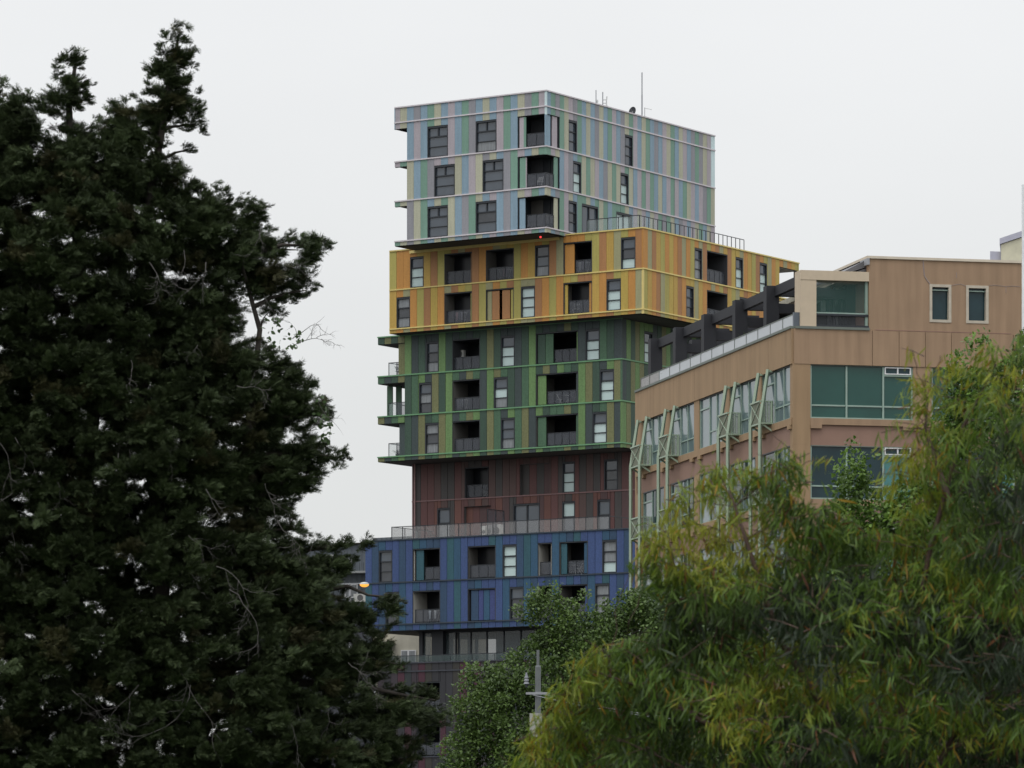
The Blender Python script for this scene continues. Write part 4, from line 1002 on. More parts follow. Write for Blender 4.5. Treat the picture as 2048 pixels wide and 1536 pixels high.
# ------------------------------------------------------------------ other buildings behind
cb = Frm(corner(2002, 300), (.9746, .2239), (.13, .9915))
far = thing('painted_house', 'cream painted building with flaking wall behind the brown roofline', 'building', tuple(cb.w(6, 4, 0)))
fm = MB(); fz0 = (HOR-489)*300/F+EYE; fz1 = (HOR-468)*300/F+EYE; M_CR = mat('flaking_cream', alb(186, 182, 160, k=1.34), rough=.9, var=.12, scale=1.2)
M_BLU = mat('bluish_edge', alb(160, 160, 172, k=1.34), rough=.7)
fm.prism([cb.w(0, 0, 0), cb.w(12, 0, 0), cb.w(12, 0, fz1+3.5), cb.w(0, 0, fz0)], cb.n*14, M_CR); fm.build('wall', far)
MB().prism([cb.w(-.1, -.15, fz0), cb.w(12, -.15, fz1+3.5), cb.w(12, -.15, fz1+3.95), cb.w(-.1, -.15, fz0+.4)], cb.n*14.3, M_BLU).build('roof', far)
MB().box(cb, -.8, 0, .3, 3, fz0-1.2-.6, fz0-.45, M_BLU).build('vent_hood', far)
th = thing('white_pole', 'tall white pole at the right edge in front of the brown building', 'pole', tuple(Vector((*corner(2048.5, 150), 0))))
zz = lambda v, Y: (HOR-v)*Y/F+EYE
b = Vector((*corner(2049, 150), 0))
MB().tube([b, b+Vector((-.0, 0, zz(480, 150))) ], [.11, .09], mat('white_pole_paint', alb(200, 202, 206, k=1.34), rough=.4), n=12).build('lower_tube', th)
MB().tube([b+Vector((-.05, 0, zz(480, 150))), b+Vector((-.06, 0, zz(369, 150)))], [.045, .04], mat('white_pole_paint', (.6, .6, .62)), n=8).build('upper_tube', th)
# zinc clad building left of the tower
zf = Frm(corner(760, 352), (-.975, .22), (-.22, -.975))
zn = thing('zinc_clad_house', 'grey zinc clad building with vertical seams left of the blue block', 'building', tuple(zf.w(4, -3, 0)))
M_ZN = mat('zinc_sheet', alb(82, 88, 94, k=1.34), rough=.5, var=.06, spec=.4); M_ZD = mat('zinc_dark', alb(62, 64, 70, k=1.34), rough=.6)
zt1 = zf.z_at(700, 1089); m = MB(); m.box(zf, -.5, 12, -14, 0, 0, zt1, M_ZD); m.build('wall', zn)
for j in range(28):
    s = -1.0+.42*j; MB().box(zf, s, s+.39, 0, .05, zf.z_at(700, 1200) if j > 4 else 10, zt1, M_ZN).build('cladding_sheet', zn)
MB().box(zf, -.5, 12, -.5, .3, zt1, zt1+.12, M_CAP).build('roof_cap', zn)
for (u0, u1, v0, v1) in ((686, 704, 1118, 1140), (690, 716, 1168, 1196), (640, 668, 1110, 1150)):
    s0, s1 = zf.s_at(u1), zf.s_at(u0); z0, z1 = zf.z_at(u0, v1), zf.z_at(u0, v0)
    wi = MB().box(zf, s0, s1, .05, .12, z0, z1, M_WINF).build('window', zn); MB().box(zf, s0+.1, s1-.1, .12, .14, z0+.1, z1-.1, M_GMID).build('pane', wi)
MB().box(zf, -3, zf.s_at(650), .05, 1.3, zf.z_at(700, 1148), zf.z_at(700, 1144), mat('slab_edge', alb(130, 132, 132, k=1.34))).build('balcony_slab', zn)
m = MB(); 
for j in range(14): m.box(zf, zf.s_at(735)+.35*j, zf.s_at(735)+.35*j+.03, 1.2, 1.23, zf.z_at(700, 1144), zf.z_at(700, 1120)-.3, M_DARK)
m.build('railing', zn)
aircon(zf, 720, 1205, .5, 'white air conditioner outside the zinc clad building', w=1.0, h=.7)
pf_ = Frm(corner(836, 348), DL, NL)
m = MB(); pt = thing('rooftop_plant_room', 'low grey ribbed rooftop enclosure behind the blue block terrace', 'rooftop room', tuple(pf_.w(2, -2, 0)))
ptz = pf_.z_at(790, 1074); m.box(pf_, 0, pf_.s_at(745), -5, 0, 0, ptz, M_ZD); m.build('wall', pt)
for j in range(9):
    s = .03+.44*j
    if s+.4 < pf_.s_at(745): MB().box(pf_, s, s+.4, 0, .05, ptz-2.5, ptz, M_ZN).build('cladding_sheet', pt)
# cream rendered building behind the glazed storey
cf = Frm(corner(930, 341), (-.985, .17), (-.17, -.985))
cr = thing('rendered_house', 'cream rendered building seen behind the glazed storey of the tower', 'building', tuple(cf.w(4, -4, 0)))
M_CRM = mat('cream_render', alb(160, 156, 142, k=1.39), rough=.9, var=.06, streak=.06); ct = cf.z_at(800, 1262)
m = MB(); m.box(cf, -1, cf.s_at(745), -4, 0, 0, ct, M_CRM); m.box(cf, cf.s_at(790), cf.s_at(755), 0, 1.2, cf.z_at(770, 1290), cf.z_at(770, 1283), M_CRM); m.build('wall', cr)
s0, s1 = cf.s_at(832), cf.s_at(802); wi = MB().box(cf, s0, s1, 0, .08, cf.z_at(815, 1325), cf.z_at(815, 1300), M_WINF).build('window', cr)
for q in (0, 1): MB().box(cf, s0+.08+q*(s1-s0)/2, s0+(s1-s0)/2*(q+1)-.06, .08, .1, cf.z_at(815, 1324), cf.z_at(815, 1302), M_GMID).build('pane', wi)
s0, s1 = cf.s_at(784), cf.s_at(760); wi = MB().box(cf, s0, s1, 0, .06, cf.z_at(770, 1320), cf.z_at(770, 1291), M_DARK).build('window', cr); MB().box(cf, s0+.1, s1-.1, .06, .08, cf.z_at(770, 1318), cf.z_at(770, 1293), M_GDRK).build('pane', wi)

# ------------------------------------------------------------------ street lamp and tram pole
lp = Vector((*corner(700, 220), 0)); LZ = zz(1168, 220)
th = thing('street_lamp', 'grey street lamp with glowing orange bowl in front of the blue block', 'street lamp', tuple(lp))
MB().tube([lp, lp+Vector((0, 0, LZ+.05))], [.11, .065], M_STEEL, n=10).build('post', th)
MB().bar(lp+Vector((-.55, 0, LZ)), lp+Vector((.5, 0, LZ+.03)), .05, M_STEEL).bar(lp+Vector((-.55, 0, LZ-.1)), lp+Vector((.1, 0, LZ-.06)), .03, M_STEEL).build('arm', th)
def dome(c, rx, ry, h, up, m, name, par):
    k = MB(); kk = k.mi(m); n = 16; R = 5
    for i in range(R+1):
        a = math.pi/2*i/R
        for j in range(n):
            t = 2*math.pi*j/n; k.v.append(tuple(c+Vector((rx*math.cos(a)*math.cos(t), ry*math.cos(a)*math.sin(t), up*h*math.sin(a)))))
    for i in range(R):
        for j in range(n):
            a = i*n+j; b = i*n+(j+1) % n; k.f.append((a, b, b+n, a+n)); k.m.append(kk)
    k.build(name, par, smooth=True)
hc = lp+Vector((.73, 0, LZ-.02))
dome(hc, .25, .17, .12, 1, mat('lamp_housing', alb(160, 160, 156), rough=.4), 'lamp_head', th)
dome(hc-Vector((0, 0, .002)), .235, .16, .14, -1, mat('orange_lamp_bowl', (.8, .35, .05), rough=.3, emit=(1, .42, .06, 1.15)), 'lamp_bowl', th)

pp = Vector((*corner(1076, 150), 0)); th = thing('tram_pole', 'grey steel utility pole with crossarm and insulator rising beside the eucalyptus', 'pole', tuple(pp))
M_PO = mat('grey_pole_paint', alb(84, 87, 88, k=1.51), rough=.5, var=.08, scale=3)
za = zz(1331, 150)
MB().tube([pp, pp+Vector((0, 0, za-.05)), pp+Vector((0, 0, za))], [.12, .10, .08], M_PO, n=14).build('lower_tube', th)
MB().tube([pp+Vector((0, 0, za)), pp+Vector((0, 0, zz(1300, 150)))], .052, M_PO, n=10).build('upper_tube', th)
zx = zz(1387, 150)
MB().bar(pp+Vector((-.42, -.12, zx)), pp+Vector((.42, -.12, zx)), .08, M_STEEL).build('crossarm', th)
MB().tube([pp+Vector((0, 0, zx-.05)), pp+Vector((0, 0, zx+.05))], .13, M_STEEL, n=12).build('clamp', th)
zi = zz(1368, 150); ip = pp+Vector((-.4, -.05, zi)); m = MB()
m.tube([ip, ip+Vector((0, 0, .10)), ip+Vector((0, 0, .11)), ip+Vector((0, 0, .2)), ip+Vector((0, 0, .21)), ip+Vector((0, 0, .3)), ip+Vector((0, 0, .31)), ip+Vector((0, 0, .4))], [.1, .05, .09, .045, .075, .04, .04, .02], mat('porcelain', alb(110, 112, 118), rough=.3), n=12)
m.build('insulator', th)
MB().bar(ip-Vector((0, 0, .12)), ip, .07, M_DARK).bar(ip-Vector((0, 0, .03)), pp+Vector((0, 0, zi-.02)), .04, M_DARK).build('bracket', th)
b_ = Frm((pp.x-.12, pp.y-.1), (1, 0), (0, -1)); MB().box(b_, -.17, .26, -.1, .16, zz(1474, 150), zz(1427, 150), mat('meter_box', alb(132, 132, 126, k=1.43))).build('junction_box', th)
for j, (q, w) in enumerate(((-.2, 'tram span wire hanging from the crossarm of the grey pole'), (.25, 'second span wire running right from the grey pole'))):
    p0 = pp+Vector((q, -.12, zx-.05)); pts = [p0+Vector((10*t, -14*t, -3.0*t+1.6*t*t)) for t in [i/8 for i in range(9)]]
    o_ = MB().tube(pts, .012, M_STEEL, n=5).build('wire'); o_['label'] = w; o_['category'] = 'wire'

# ------------------------------------------------------------------ foliage
def mesh_np(name, V, Fa, nper, cols, m, parent=None, kind='stuff', smooth=False):
    me = bpy.data.meshes.new(name); nv = len(V); nf = len(Fa)
    off = np.array(parent['_o'] if parent is not None else (0, 0, 0)); V = V-off
    me.vertices.add(nv); me.vertices.foreach_set('co', V.astype(np.float32).ravel())
    me.loops.add(nf*nper); me.loops.foreach_set('vertex_index', Fa.astype(np.int32).ravel())
    me.polygons.add(nf); me.polygons.foreach_set('loop_start', np.arange(0, nf*nper, nper, dtype=np.int32)); me.polygons.foreach_set('loop_total', np.full(nf, nper, dtype=np.int32))
    ca = me.attributes.new('tint', 'FLOAT_COLOR', 'POINT'); c4 = np.ones((nv, 4), np.float32); c4[:, :3] = cols; ca.data.foreach_set('color', c4.ravel())
    me.materials.append(m); me.update(calc_edges=True); 
    if smooth: me.polygons.foreach_set('use_smooth', np.ones(nf, bool))
    o = bpy.data.objects.new(name, me); SC.collection.objects.link(o)
    if parent is not None: o.parent = parent; o['_o'] = tuple(parent['_o'])
    if kind: o['kind'] = kind
    return o
def norm(a): return a/np.maximum(1e-9, np.linalg.norm(a, axis=-1, keepdims=True))
def inst(pv, pf, pos, dirs, ups, scl):
    """copy proto (axis +x, width y, normal z) to many places"""
    X = norm(dirs); Y = norm(np.cross(ups, X)); Zv = np.cross(X, Y)
    V = pos[:, None, :]+scl[:, None, None]*(pv[None, :, 0, None]*X[:, None, :]+pv[None, :, 1, None]*Y[:, None, :]+pv[None, :, 2, None]*Zv[:, None, :])
    N = len(pos); k = len(pv); Fa = pf[None]+(np.arange(N)*k)[:, None, None]
    return V.reshape(-1, 3), Fa.reshape(-1, pf.shape[1])
def poly_in(P, x, y):
    c = np.zeros(len(x), bool); n = len(P)
    for i in range(n):
        x1, y1 = P[i]; x2, y2 = P[(i+1) % n]
        if y1 == y2: continue
        t = ((y1 > y) != (y2 > y)) & (x < (x2-x1)*(y-y1)/(y2-y1)+x1); c ^= t
    return c
def poly_d(P, x, y):
    d = np.full(len(x), 1e9); n = len(P)
    for i in range(n):
        a = np.array(P[i], float); b = np.array(P[(i+1) % n], float); ab = b-a; L = max(1e-6, (ab**2).sum())
        t = np.clip(((x-a[0])*ab[0]+(y-a[1])*ab[1])/L, 0, 1); d = np.minimum(d, np.hypot(x-a[0]-t*ab[0], y-a[1]-t*ab[1]))
    return d
def fill(P, n, Y, tmax, tk=1.0, t0=.15, bias=.6):
    """points through the volume of a crown whose outline, seen from the park, is P"""
    xs = [p[0] for p in P]; ys = [p[1] for p in P]; out = []
    X = np.zeros(0); Yv = np.zeros(0)
    while len(X) < n:
        x = RNG.uniform(min(xs), max(xs), n*3); y = RNG.uniform(min(ys), max(ys), n*3); k = poly_in(P, x, y)
        X = np.r_[X, x[k]]; Yv = np.r_[Yv, y[k]]
    X = X[:n]; Yv = Yv[:n]; d = poly_d(P, X, Yv)*Y/F
    T = np.minimum(tmax, t0+d*tk); w = RNG.uniform(-1, 1, n); w = np.sign(w)*np.abs(w)**bias; dep = w*T
    Yw = Y+dep
    # positions at the crown's own distance: the outline is that of the tree's mid plane
    Wp = np.stack([(X-1024)/F*Y, Yw, (HOR-Yv)/F*Y+EYE], 1)
    return Wp, d, w
def P3(u, v, Y, dy=0): return Vector(((u-1024)/F*Y, Y+dy, (HOR-v)/F*Y+EYE))
def limbs(base, targets, r0, m, parent, name, wob=.25, nseg=6, rmin=.012, stem=None, n=6):
    k = MB(); stem = stem or [base]
    for t in targets:
        t = Vector(t); s = min(stem, key=lambda q: (Vector(q)-t).length+max(0, Vector(q).z-t.z)*3); s = Vector(s); L = (t-s).length
        pts = []; 
        for i in range(nseg+1):
            f = i/nseg; p = s.lerp(t, f); p.z += math.sin(f*math.pi)*L*.08
            if 0 < i < nseg: p += Vector((random.gauss(0, 1), random.gauss(0, 1), random.gauss(0, .6)))*wob*L*.09
            pts.append(p)
        rr = [max(rmin, r0*(L/ (L+4))*(1-f*.9)) for f in [i/nseg for i in range(nseg+1)]]
        k.tube(pts, rr, m, n=n)
    return k.build(name, parent, kind='stuff', smooth=True)

def gn_crown(name, tufts, pts, rot, scale, tone, which, parent):
    me = bpy.data.meshes.new(name); off = np.array(parent['_o']); me.vertices.add(len(pts)); me.vertices.foreach_set('co', (pts-off).astype(np.float32).ravel())
    def att(n, t, dom, a, key):
        x = me.attributes.new(n, t, dom); x.data.foreach_set(key, np.asarray(a, np.float32 if t != 'INT' else np.int32).ravel())
    att('rot', 'FLOAT_VECTOR', 'POINT', rot, 'vector'); att('scl', 'FLOAT', 'POINT', scale, 'value'); att('which', 'INT', 'POINT', which, 'value'); att('tone', 'FLOAT_VECTOR', 'POINT', tone, 'vector')
    o = bpy.data.objects.new(name, me); SC.collection.objects.link(o); o.parent = parent; o['_o'] = tuple(parent['_o']); o['kind'] = 'stuff'
    g = bpy.data.node_groups.new(name+'_scatter', 'GeometryNodeTree')
    g.interface.new_socket('Geometry', in_out='INPUT', socket_type='NodeSocketGeometry'); g.interface.new_socket('Geometry', in_out='OUTPUT', socket_type='NodeSocketGeometry')
    N = g.nodes.new; L = g.links.new; i = N('NodeGroupInput'); q = N('NodeGroupOutput'); j = N('GeometryNodeJoinGeometry')
    m2p = N('GeometryNodeMeshToPoints'); L(i.outputs[0], m2p.inputs['Mesh'])
    def named(n, t):
        a = N('GeometryNodeInputNamedAttribute'); a.data_type = t; a.inputs['Name'].default_value = n; return a.outputs['Attribute']
    r = named('rot', 'FLOAT_VECTOR'); sc_ = named('scl', 'FLOAT'); w = named('which', 'INT')
    e2r = N('FunctionNodeEulerToRotation'); L(r, e2r.inputs[0])
    for k, t in enumerate(tufts):
        c = N('FunctionNodeCompare'); c.data_type = 'INT'; c.operation = 'EQUAL'; L(w, c.inputs[2]); c.inputs[3].default_value = k
        oi = N('GeometryNodeObjectInfo'); oi.inputs['Object'].default_value = t; oi.inputs['As Instance'].default_value = True
        ip = N('GeometryNodeInstanceOnPoints'); L(m2p.outputs[0], ip.inputs['Points']); L(c.outputs[0], ip.inputs['Selection']); L(oi.outputs['Geometry'], ip.inputs['Instance'])
        L(e2r.outputs[0], ip.inputs['Rotation']); L(sc_, ip.inputs['Scale']); L(ip.outputs[0], j.inputs[0])
    L(j.outputs[0], q.inputs[0])
    md = o.modifiers.new('scatter', 'NODES'); md.node_group = g
    return o
def tuft_obj(name, V, Fa, cols, m):
    o = mesh_np(name, V, Fa, Fa.shape[1], cols, m, kind=None); SC.collection.objects.unlink(o); return o

# --- proto spray of the cypress: a feathery flat frond
def frond(nside=4, seed=0, fold=.2):
    r = np.random.default_rng(seed); v = []; f = []
    def tri(a, b, w):
        a = np.array(a); b = np.array(b); d = b-a; p = np.array([-d[1], d[0], 0]); p = p/np.linalg.norm(p)*w
        i = len(v); v.extend([a-p, a+p, b]); f.append((i, i+1, i+2))
    tri((0, 0, 0), (1, 0, 0), .02)
    for i in range(nside):
        t = .1+.78*i/nside; L = (.5*(1-t*.6))*r.uniform(.7, 1.25)
        for sgn in (-1, 1):
            a = r.uniform(.35, .75); tri((t, 0, 0), (t+L*math.cos(a), sgn*L*math.sin(a), r.uniform(-fold, fold)*L*2), .031)
    return np.array(v), np.array(f)

M_BARK = mat('dark_bark', (.045, .038, .033), rough=.95, var=.3, scale=5, bump=.5, bscale=12)
M_TWIG = mat('dead_grey_twig', (.10, .092, .09), rough=.9, var=.15, scale=4)
M_NEEDLE = leafmat('cypress_foliage', rough=.6, tr=.12, spec=.15, inst=True)

CY = 100.0
OUT = [(-420, 700), (-380, 420), (-250, 250), (-120, 200), (-40, 150), (0, 152), (28, 170), (45, 185), (75, 205), (100, 170), (108, 135), (130, 108), (157, 94), (158, 130), (160, 148), (184, 168), (168, 185), (186, 200), (165, 205), (150, 222),
       (140, 235), (165, 255), (180, 248), (205, 225), (240, 200), (285, 188), (292, 150), (318, 108), (328, 60), (350, 42), (378, 48), (374, 70), (383, 98), (384, 118), (395, 135), (380, 150), (398, 182), (406, 215), (398, 230), (390, 265),
       (345, 250), (330, 300), (352, 320), (368, 345), (400, 375), (440, 365), (462, 395), (500, 385), (540, 418), (532, 440), (520, 455), (560, 470), (595, 458), (640, 478), (668, 482), (645, 510), (632, 540), (610, 562), (632, 568), (628, 582), (600, 600),
       (560, 625), (530, 650), (515, 640), (520, 610), (490, 600), (475, 585), (480, 640), (505, 670), (560, 700), (600, 735), (628, 762), (650, 800), (668, 822), (655, 845), (620, 855), (640, 880), (690, 902), (692, 930), (655, 938), (640, 955), (634, 985), (605, 1000),
       (588, 1010), (590, 1040), (610, 1058), (640, 1062), (650, 1082), (680, 1070), (732, 1078), (738, 1092), (712, 1110), (700, 1135), (694, 1160), (690, 1195), (715, 1210), (745, 1195), (780, 1185), (808, 1205), (800, 1235), (780, 1262), (775, 1305), (800, 1318), (815, 1335), (780, 1350), (760, 1370),
       (800, 1370), (850, 1372), (880, 1395), (905, 1420), (890, 1450), (850, 1490), (830, 1530), (760, 1620), (600, 1740), (200, 1790), (-200, 1760), (-400, 1500), (-450, 1100)]
cyp = thing('cypress_tree', 'huge dark cypress with several ragged tops filling the left of the view', 'tree', (corner(200, CY)[0], CY, 0))
NC = 5200
cen, dd, ww = fill(OUT, NC, CY, 3.0, tk=1.0, t0=.12)
cr_ = np.clip(.15+dd*.4, .15, .46)*RNG.uniform(.75, 1.25, NC)
hs = np.array([P3(u+random.gauss(0, 5), v+random.gauss(0, 5), CY, random.gauss(0, .1)) for (u, v, k) in ((372, 250, 12), (403, 260, 6), (380, 297, 8), (392, 225, 12), (360, 228, 8), (535, 622, 6), (560, 600, 8), (520, 560, 8), (655, 487, 6), (150, 125, 10), (140, 165, 14), (118, 200, 12), (165, 172, 10), (150, 210, 14), (110, 228, 8), (60, 200, 8), (170, 195, 8), (630, 575, 5), (688, 912, 8), (735, 1080, 4), (560, 640, 3)) for _ in range(k)])
cen = np.r_[cen, hs]; dd = np.r_[dd, np.full(len(hs), .05)]; cr_ = np.r_[cr_, np.full(len(hs), .12)]; ww = np.r_[ww, np.zeros(len(hs))]
# gaps: drop clumps where a slow noise is low so that the sky shows through
def gap(p, s, seed):
    r = np.random.default_rng(seed); K = r.normal(size=(10, 3))*s; ph = r.uniform(0, 6.28, 10)
    return np.sin(p@K.T+ph).sum(1)/3.2
vv0 = HOR-(cen[:, 2]-EYE)/CY*F; kp = (gap(cen, 2.3, 3) > -1.35-np.clip((vv0-350)/650, 0, 1.2)) | (dd < .3)
cen, cr_, dd, ww = cen[kp], cr_[kp], dd[kp], ww[kp]
# extra small clumps along the outline so the edge is feathery
ec, ed, ew = fill(OUT, 9000, CY, 1.6, tk=1.0, t0=.1); k_ = ed < .32; ec = ec[k_][:1500]; er = RNG.uniform(.10, .2, len(ec))
cen = np.r_[cen, ec]; cr_ = np.r_[cr_, er]; dd = np.r_[dd, ed[k_][:1500]]
tufts = []
for q in range(7):
    r_ = np.random.default_rng(40+q); K = 44 if q < 5 else 20
    d_ = norm(r_.normal(size=(K, 3))*np.array([1, .8, .5])+np.array([.25, 0, .1])); p_ = d_*np.array([.75, .45, .28])*r_.uniform(.1, .9, (K, 1))
    if q >= 5: p_ = p_*np.array([1.2, .8, .9])
    dr = norm(d_*.5+r_.normal(size=(K, 3))*.22+np.array([.85, 0, .08])); up = norm(r_.normal(size=(K, 3))*.5+np.array([0, 0, 1])); sc = r_.uniform(.55, 1.15, K)*(1 if q < 5 else 1.35)
    base = np.array([.030, .042, .021]); tip = np.array([.052, .070, .030]); t_ = r_.uniform(0, 1, (K, 1)); col = base*(1-t_)+tip*t_
    VV = []; FF = []; CC = []; o0 = 0; sel = r_.integers(0, 5, K)
    for w_ in range(5):
        pv, pf = frond(4, w_); mk = sel == w_; v, f = inst(pv, pf, p_[mk], dr[mk], up[mk], sc[mk]); VV.append(v); FF.append(f+o0); o0 += len(v); CC.append(np.repeat(col[mk], len(pv), 0))
    tufts.append(tuft_obj('cypress_spray', np.concatenate(VV), np.concatenate(FF), np.concatenate(CC), M_NEEDLE))
per = np.clip((cr_*cr_*75).astype(int), 2, 13); idx = np.repeat(np.arange(len(cen)), per); N = len(idx)
off_ = norm(RNG.normal(size=(N, 3)))*cr_[idx][:, None]*RNG.uniform(0, 1, (N, 1))*(per[idx] > 1)[:, None]*.8
pos = cen[idx]+off_*np.array([1.2, 1.2, .7]); scl = np.clip(cr_[idx]*.62, .09, .19)*RNG.uniform(.7, 1.4, N)*np.array([1.0])
ctr = np.where(pos[:, 2] > 10.5, corner(330, CY)[0], corner(230, CY)[0]); ctr = np.where((pos[:, 0] < corner(235, CY)[0]), corner(120, CY)[0], ctr)
za_ = np.arctan2(pos[:, 1]-CY, pos[:, 0]-ctr)+RNG.normal(0, .55, N)
rot = np.stack([RNG.normal(0, .3, N), RNG.normal(-.12, .38, N), za_], 1)
tn = np.clip(RNG.normal(1.25, .28, len(cen)), .55, 1.9)[idx][:, None]*RNG.uniform(.85, 1.15, (N, 1))*np.ones((N, 3)); dryc = (RNG.random(len(cen)) < .07)[idx]; tn[dryc] *= np.array([1.25, .92, 1.0])
print('cypress sprays', N)
edge = (dd[idx] < .3) & (RNG.random(N) < .75); rot[edge, 1] -= .35*RNG.random(edge.sum())
gn_crown('crown', tufts, pos, rot, scl, tn, np.where(edge, RNG.integers(5, 7, N), RNG.integers(0, 5, N)), cyp)
tk = MB()
stems = []
for pts, r in (([(180, 1850), (185, 1500), (150, 1200), (190, 800), (150, 420), (135, 200), (150, 110)], .26), ([(230, 1850), (300, 1450), (330, 1100), (280, 800), (290, 450), (335, 200), (355, 70)], .24),
               ([(260, 1850), (430, 1400), (520, 1150), (500, 850), (520, 660), (470, 480)], .18), ([(100, 1850), (-50, 1300), (-80, 900), (-60, 500), (-40, 250)], .2)):
    pp_ = [P3(u, v, CY, random.uniform(-.4, .4)) for u, v in pts]
    tk.tube(pp_, [r*(1-.93*i/(len(pts)-1))+.015 for i in range(len(pts))], M_BARK, n=9)
    for a, b in zip(pp_[:-1], pp_[1:]): stems += [a.lerp(b, t) for t in (0, .25, .5, .75)]
tk.build('trunk', cyp, smooth=True)
big = cen[np.argsort(-cr_)[:700]]; tg = [big[i] for i in RNG.choice(len(big), 130, replace=False)]
tg += [P3(u, v, CY) for u, v in ((640, 490), (600, 500), (615, 580), (540, 620), (680, 915), (650, 835), (620, 770), (730, 1085), (790, 1195), (800, 1330), (870, 1400), (600, 1060), (390, 300), (400, 250), (640, 950))]
limbs(None, tg, .28, M_BARK, cyp, 'branch', stem=stems, rmin=.008)
# bare pale twigs hanging in front of the foliage
dt = MB()
def twig(u, v, L, ang, dep, r=.011, n=0):
    p = P3(u, v, CY, dep); pts = [p.copy()]; a = ang
    for i in range(7):
        a += random.gauss(0, .22)+(-.05); st = L/7; p = p+Vector((math.cos(a)*st, random.gauss(0, .03), math.sin(a)*st)); pts.append(p.copy())
        if n < 2 and random.random() < .5:
            u2 = 1024+p.x/CY*F; v2 = HOR-(p.z-EYE)/CY*F; twig(u2, v2, L*random.uniform(.3, .6), a+random.choice((-1, 1))*random.uniform(.4, 1), dep, r*.65, n+1)
    dt.tube(pts, [r*(1-.8*i/7) for i in range(8)], M_TWIG, n=4)
for (u, v, L, a) in ((450, 1150, 1.4, -.3), (475, 1195, 1.7, -.5), (370, 1330, 1.9, -1.1), (400, 1380, 2.0, -1.35), (300, 1380, 1.2, -2.0), (560, 1330, 1.1, -1.3), (600, 1400, 1.2, -1.2), (490, 800, .7, -.6), (285, 750, .6, -1.3), (60, 900, 1.0, -1.0), (30, 910, 1.2, -.6),
                     (430, 1000, .8, -1.2), (260, 930, .8, -1.6), (560, 1050, .9, -1.0), (170, 1390, 1.0, -.8), (700, 1330, .9, -1.0), (660, 1420, 1.1, -1.3), (545, 990, .6, -1.2), (590, 690, .9, 1.2), (600, 700, .8, .7), (430, 560, .8, -1.0), (320, 560, .7, -.9)):
    twig(u, v, L, a, -3.0 if u < 560 else -1.2)
for j in range(70):
    i = RNG.integers(0, 1000); c = cen[i]; u = 1024+c[0]/CY*F; v = HOR-(c[2]-EYE)/CY*F
    if v < 480: continue
    twig(u, v, random.uniform(.4, 1.0), random.uniform(-2.2, -.6), random.uniform(-3.2, -1.2), .007)
dt.build('dead_twig', cyp, kind='stuff')
# broad leaves poking out of its right side
M_LEAF = leafmat('broad_leaf', rough=.45, tr=.3, spec=.35)
pv = np.array([[0, 0, 0], [.35, -.32, .06], [.35, .32, .06], [.7, -.25, .03], [.7, .25, .03], [1, 0, -.06]], float); pf = np.array([[0, 1, 2, 2], [1, 3, 4, 2], [3, 5, 4, 4]])
pf = np.array([[0, 1, 2], [1, 3, 2], [3, 4, 2], [3, 5, 4]])
def broad(P, Y, n, tmax, name, label, size, cA, cB, seed, clump=.3, stemu=None, t0=.15, perc=26, gaps=-.8, group=None, stemv=None, ncl=None):
    th = thing(name, label, 'tree', (corner(stemu, Y)[0], Y, 0), group)
    cen, dd, ww = fill(P, n, Y, tmax, tk=.9, t0=t0); kp = (gap(cen, 1.6, seed) > gaps) | (dd < .25); cen = cen[kp]; dd = dd[kp]
    cr = np.clip(clump*.45+dd*.35, clump*.4, clump)*RNG.uniform(.7, 1.3, len(cen)); per = np.clip((cr/clump)**2*perc, 6, 60).astype(int)
    idx = np.repeat(np.arange(len(cen)), per); N = len(idx); rd = norm(RNG.normal(size=(N, 3))+np.array([0, -.1, .25])); pos = cen[idx]+rd*cr[idx][:, None]*RNG.uniform(.25, 1.0, (N, 1))
    dr = norm(rd*.7+RNG.normal(size=(N, 3))*.6+np.array([0, 0, -.15])); up = norm(RNG.normal(size=(N, 3))*.55+np.array([0, -.25, 1])); sc = size*RNG.uniform(.6, 1.25, N)
    t = np.clip(np.clip(RNG.normal(.4, .3, len(cen)), 0, 1)[idx][:, None]*.65+RNG.uniform(0, .45, (N, 1)), 0, 1); col = np.array(cA)*(1-t)+np.array(cB)*t
    v, f = inst(pv, pf, pos, dr, up, sc); print(name, len(f)); mesh_np('crown', v, f, 3, np.repeat(col, len(pv), 0), M_LEAF, th)
    b = Vector((corner(stemu, Y)[0], Y, 0)); tp = P3(stemu, stemv or 1400, Y); m = MB(); mid = b.lerp(tp, .5)+Vector((.15, .1, 0)); m.tube([b, mid, tp], [.22, .16, .08], M_BARK, n=10); m.build('trunk', th, smooth=True)
    st = [mid, mid.lerp(tp, .5), tp]; ch = [cen[i] for i in RNG.choice(len(cen), min(len(cen), 70), replace=False)]
    limbs(None, ch, .08, mat('grey_bark', (.11, .10, .085), rough=.95, var=.2), th, 'branch', stem=st, rmin=.008)
    return th
P1 = [(1035, 1240), (1022, 1222), (1040, 1205), (1052, 1200), (1058, 1178), (1085, 1180), (1100, 1195), (1098, 1170), (1115, 1158), (1118, 1185), (1135, 1205), (1150, 1190), (1172, 1175), (1172, 1200), (1150, 1215), (1185, 1225), (1200, 1205), (1228, 1205), (1244, 1182), (1258, 1170), (1290, 1178), (1330, 1170), (1400, 1150), (1500, 1150), (1560, 1300), (1500, 1600), (1300, 1720), (900, 1740), (820, 1640), (880, 1550), (880, 1500), (915, 1450),
      (885, 1440), (900, 1400), (935, 1380), (900, 1372), (925, 1350), (945, 1362), (925, 1335), (965, 1318), (985, 1335), (1000, 1330), (1010, 1305), (1035, 1300), (1050, 1280), (1075, 1265), (1085, 1250)]
broad(P1, 166, 3700, 3.0, 'plane_tree', 'bushy mid green tree in front of the blue block, behind the grey pole', .145, (.032, .060, .017), (.125, .20, .045), 5, clump=.46, stemu=1150, perc=56, gaps=-.95, stemv=1420)
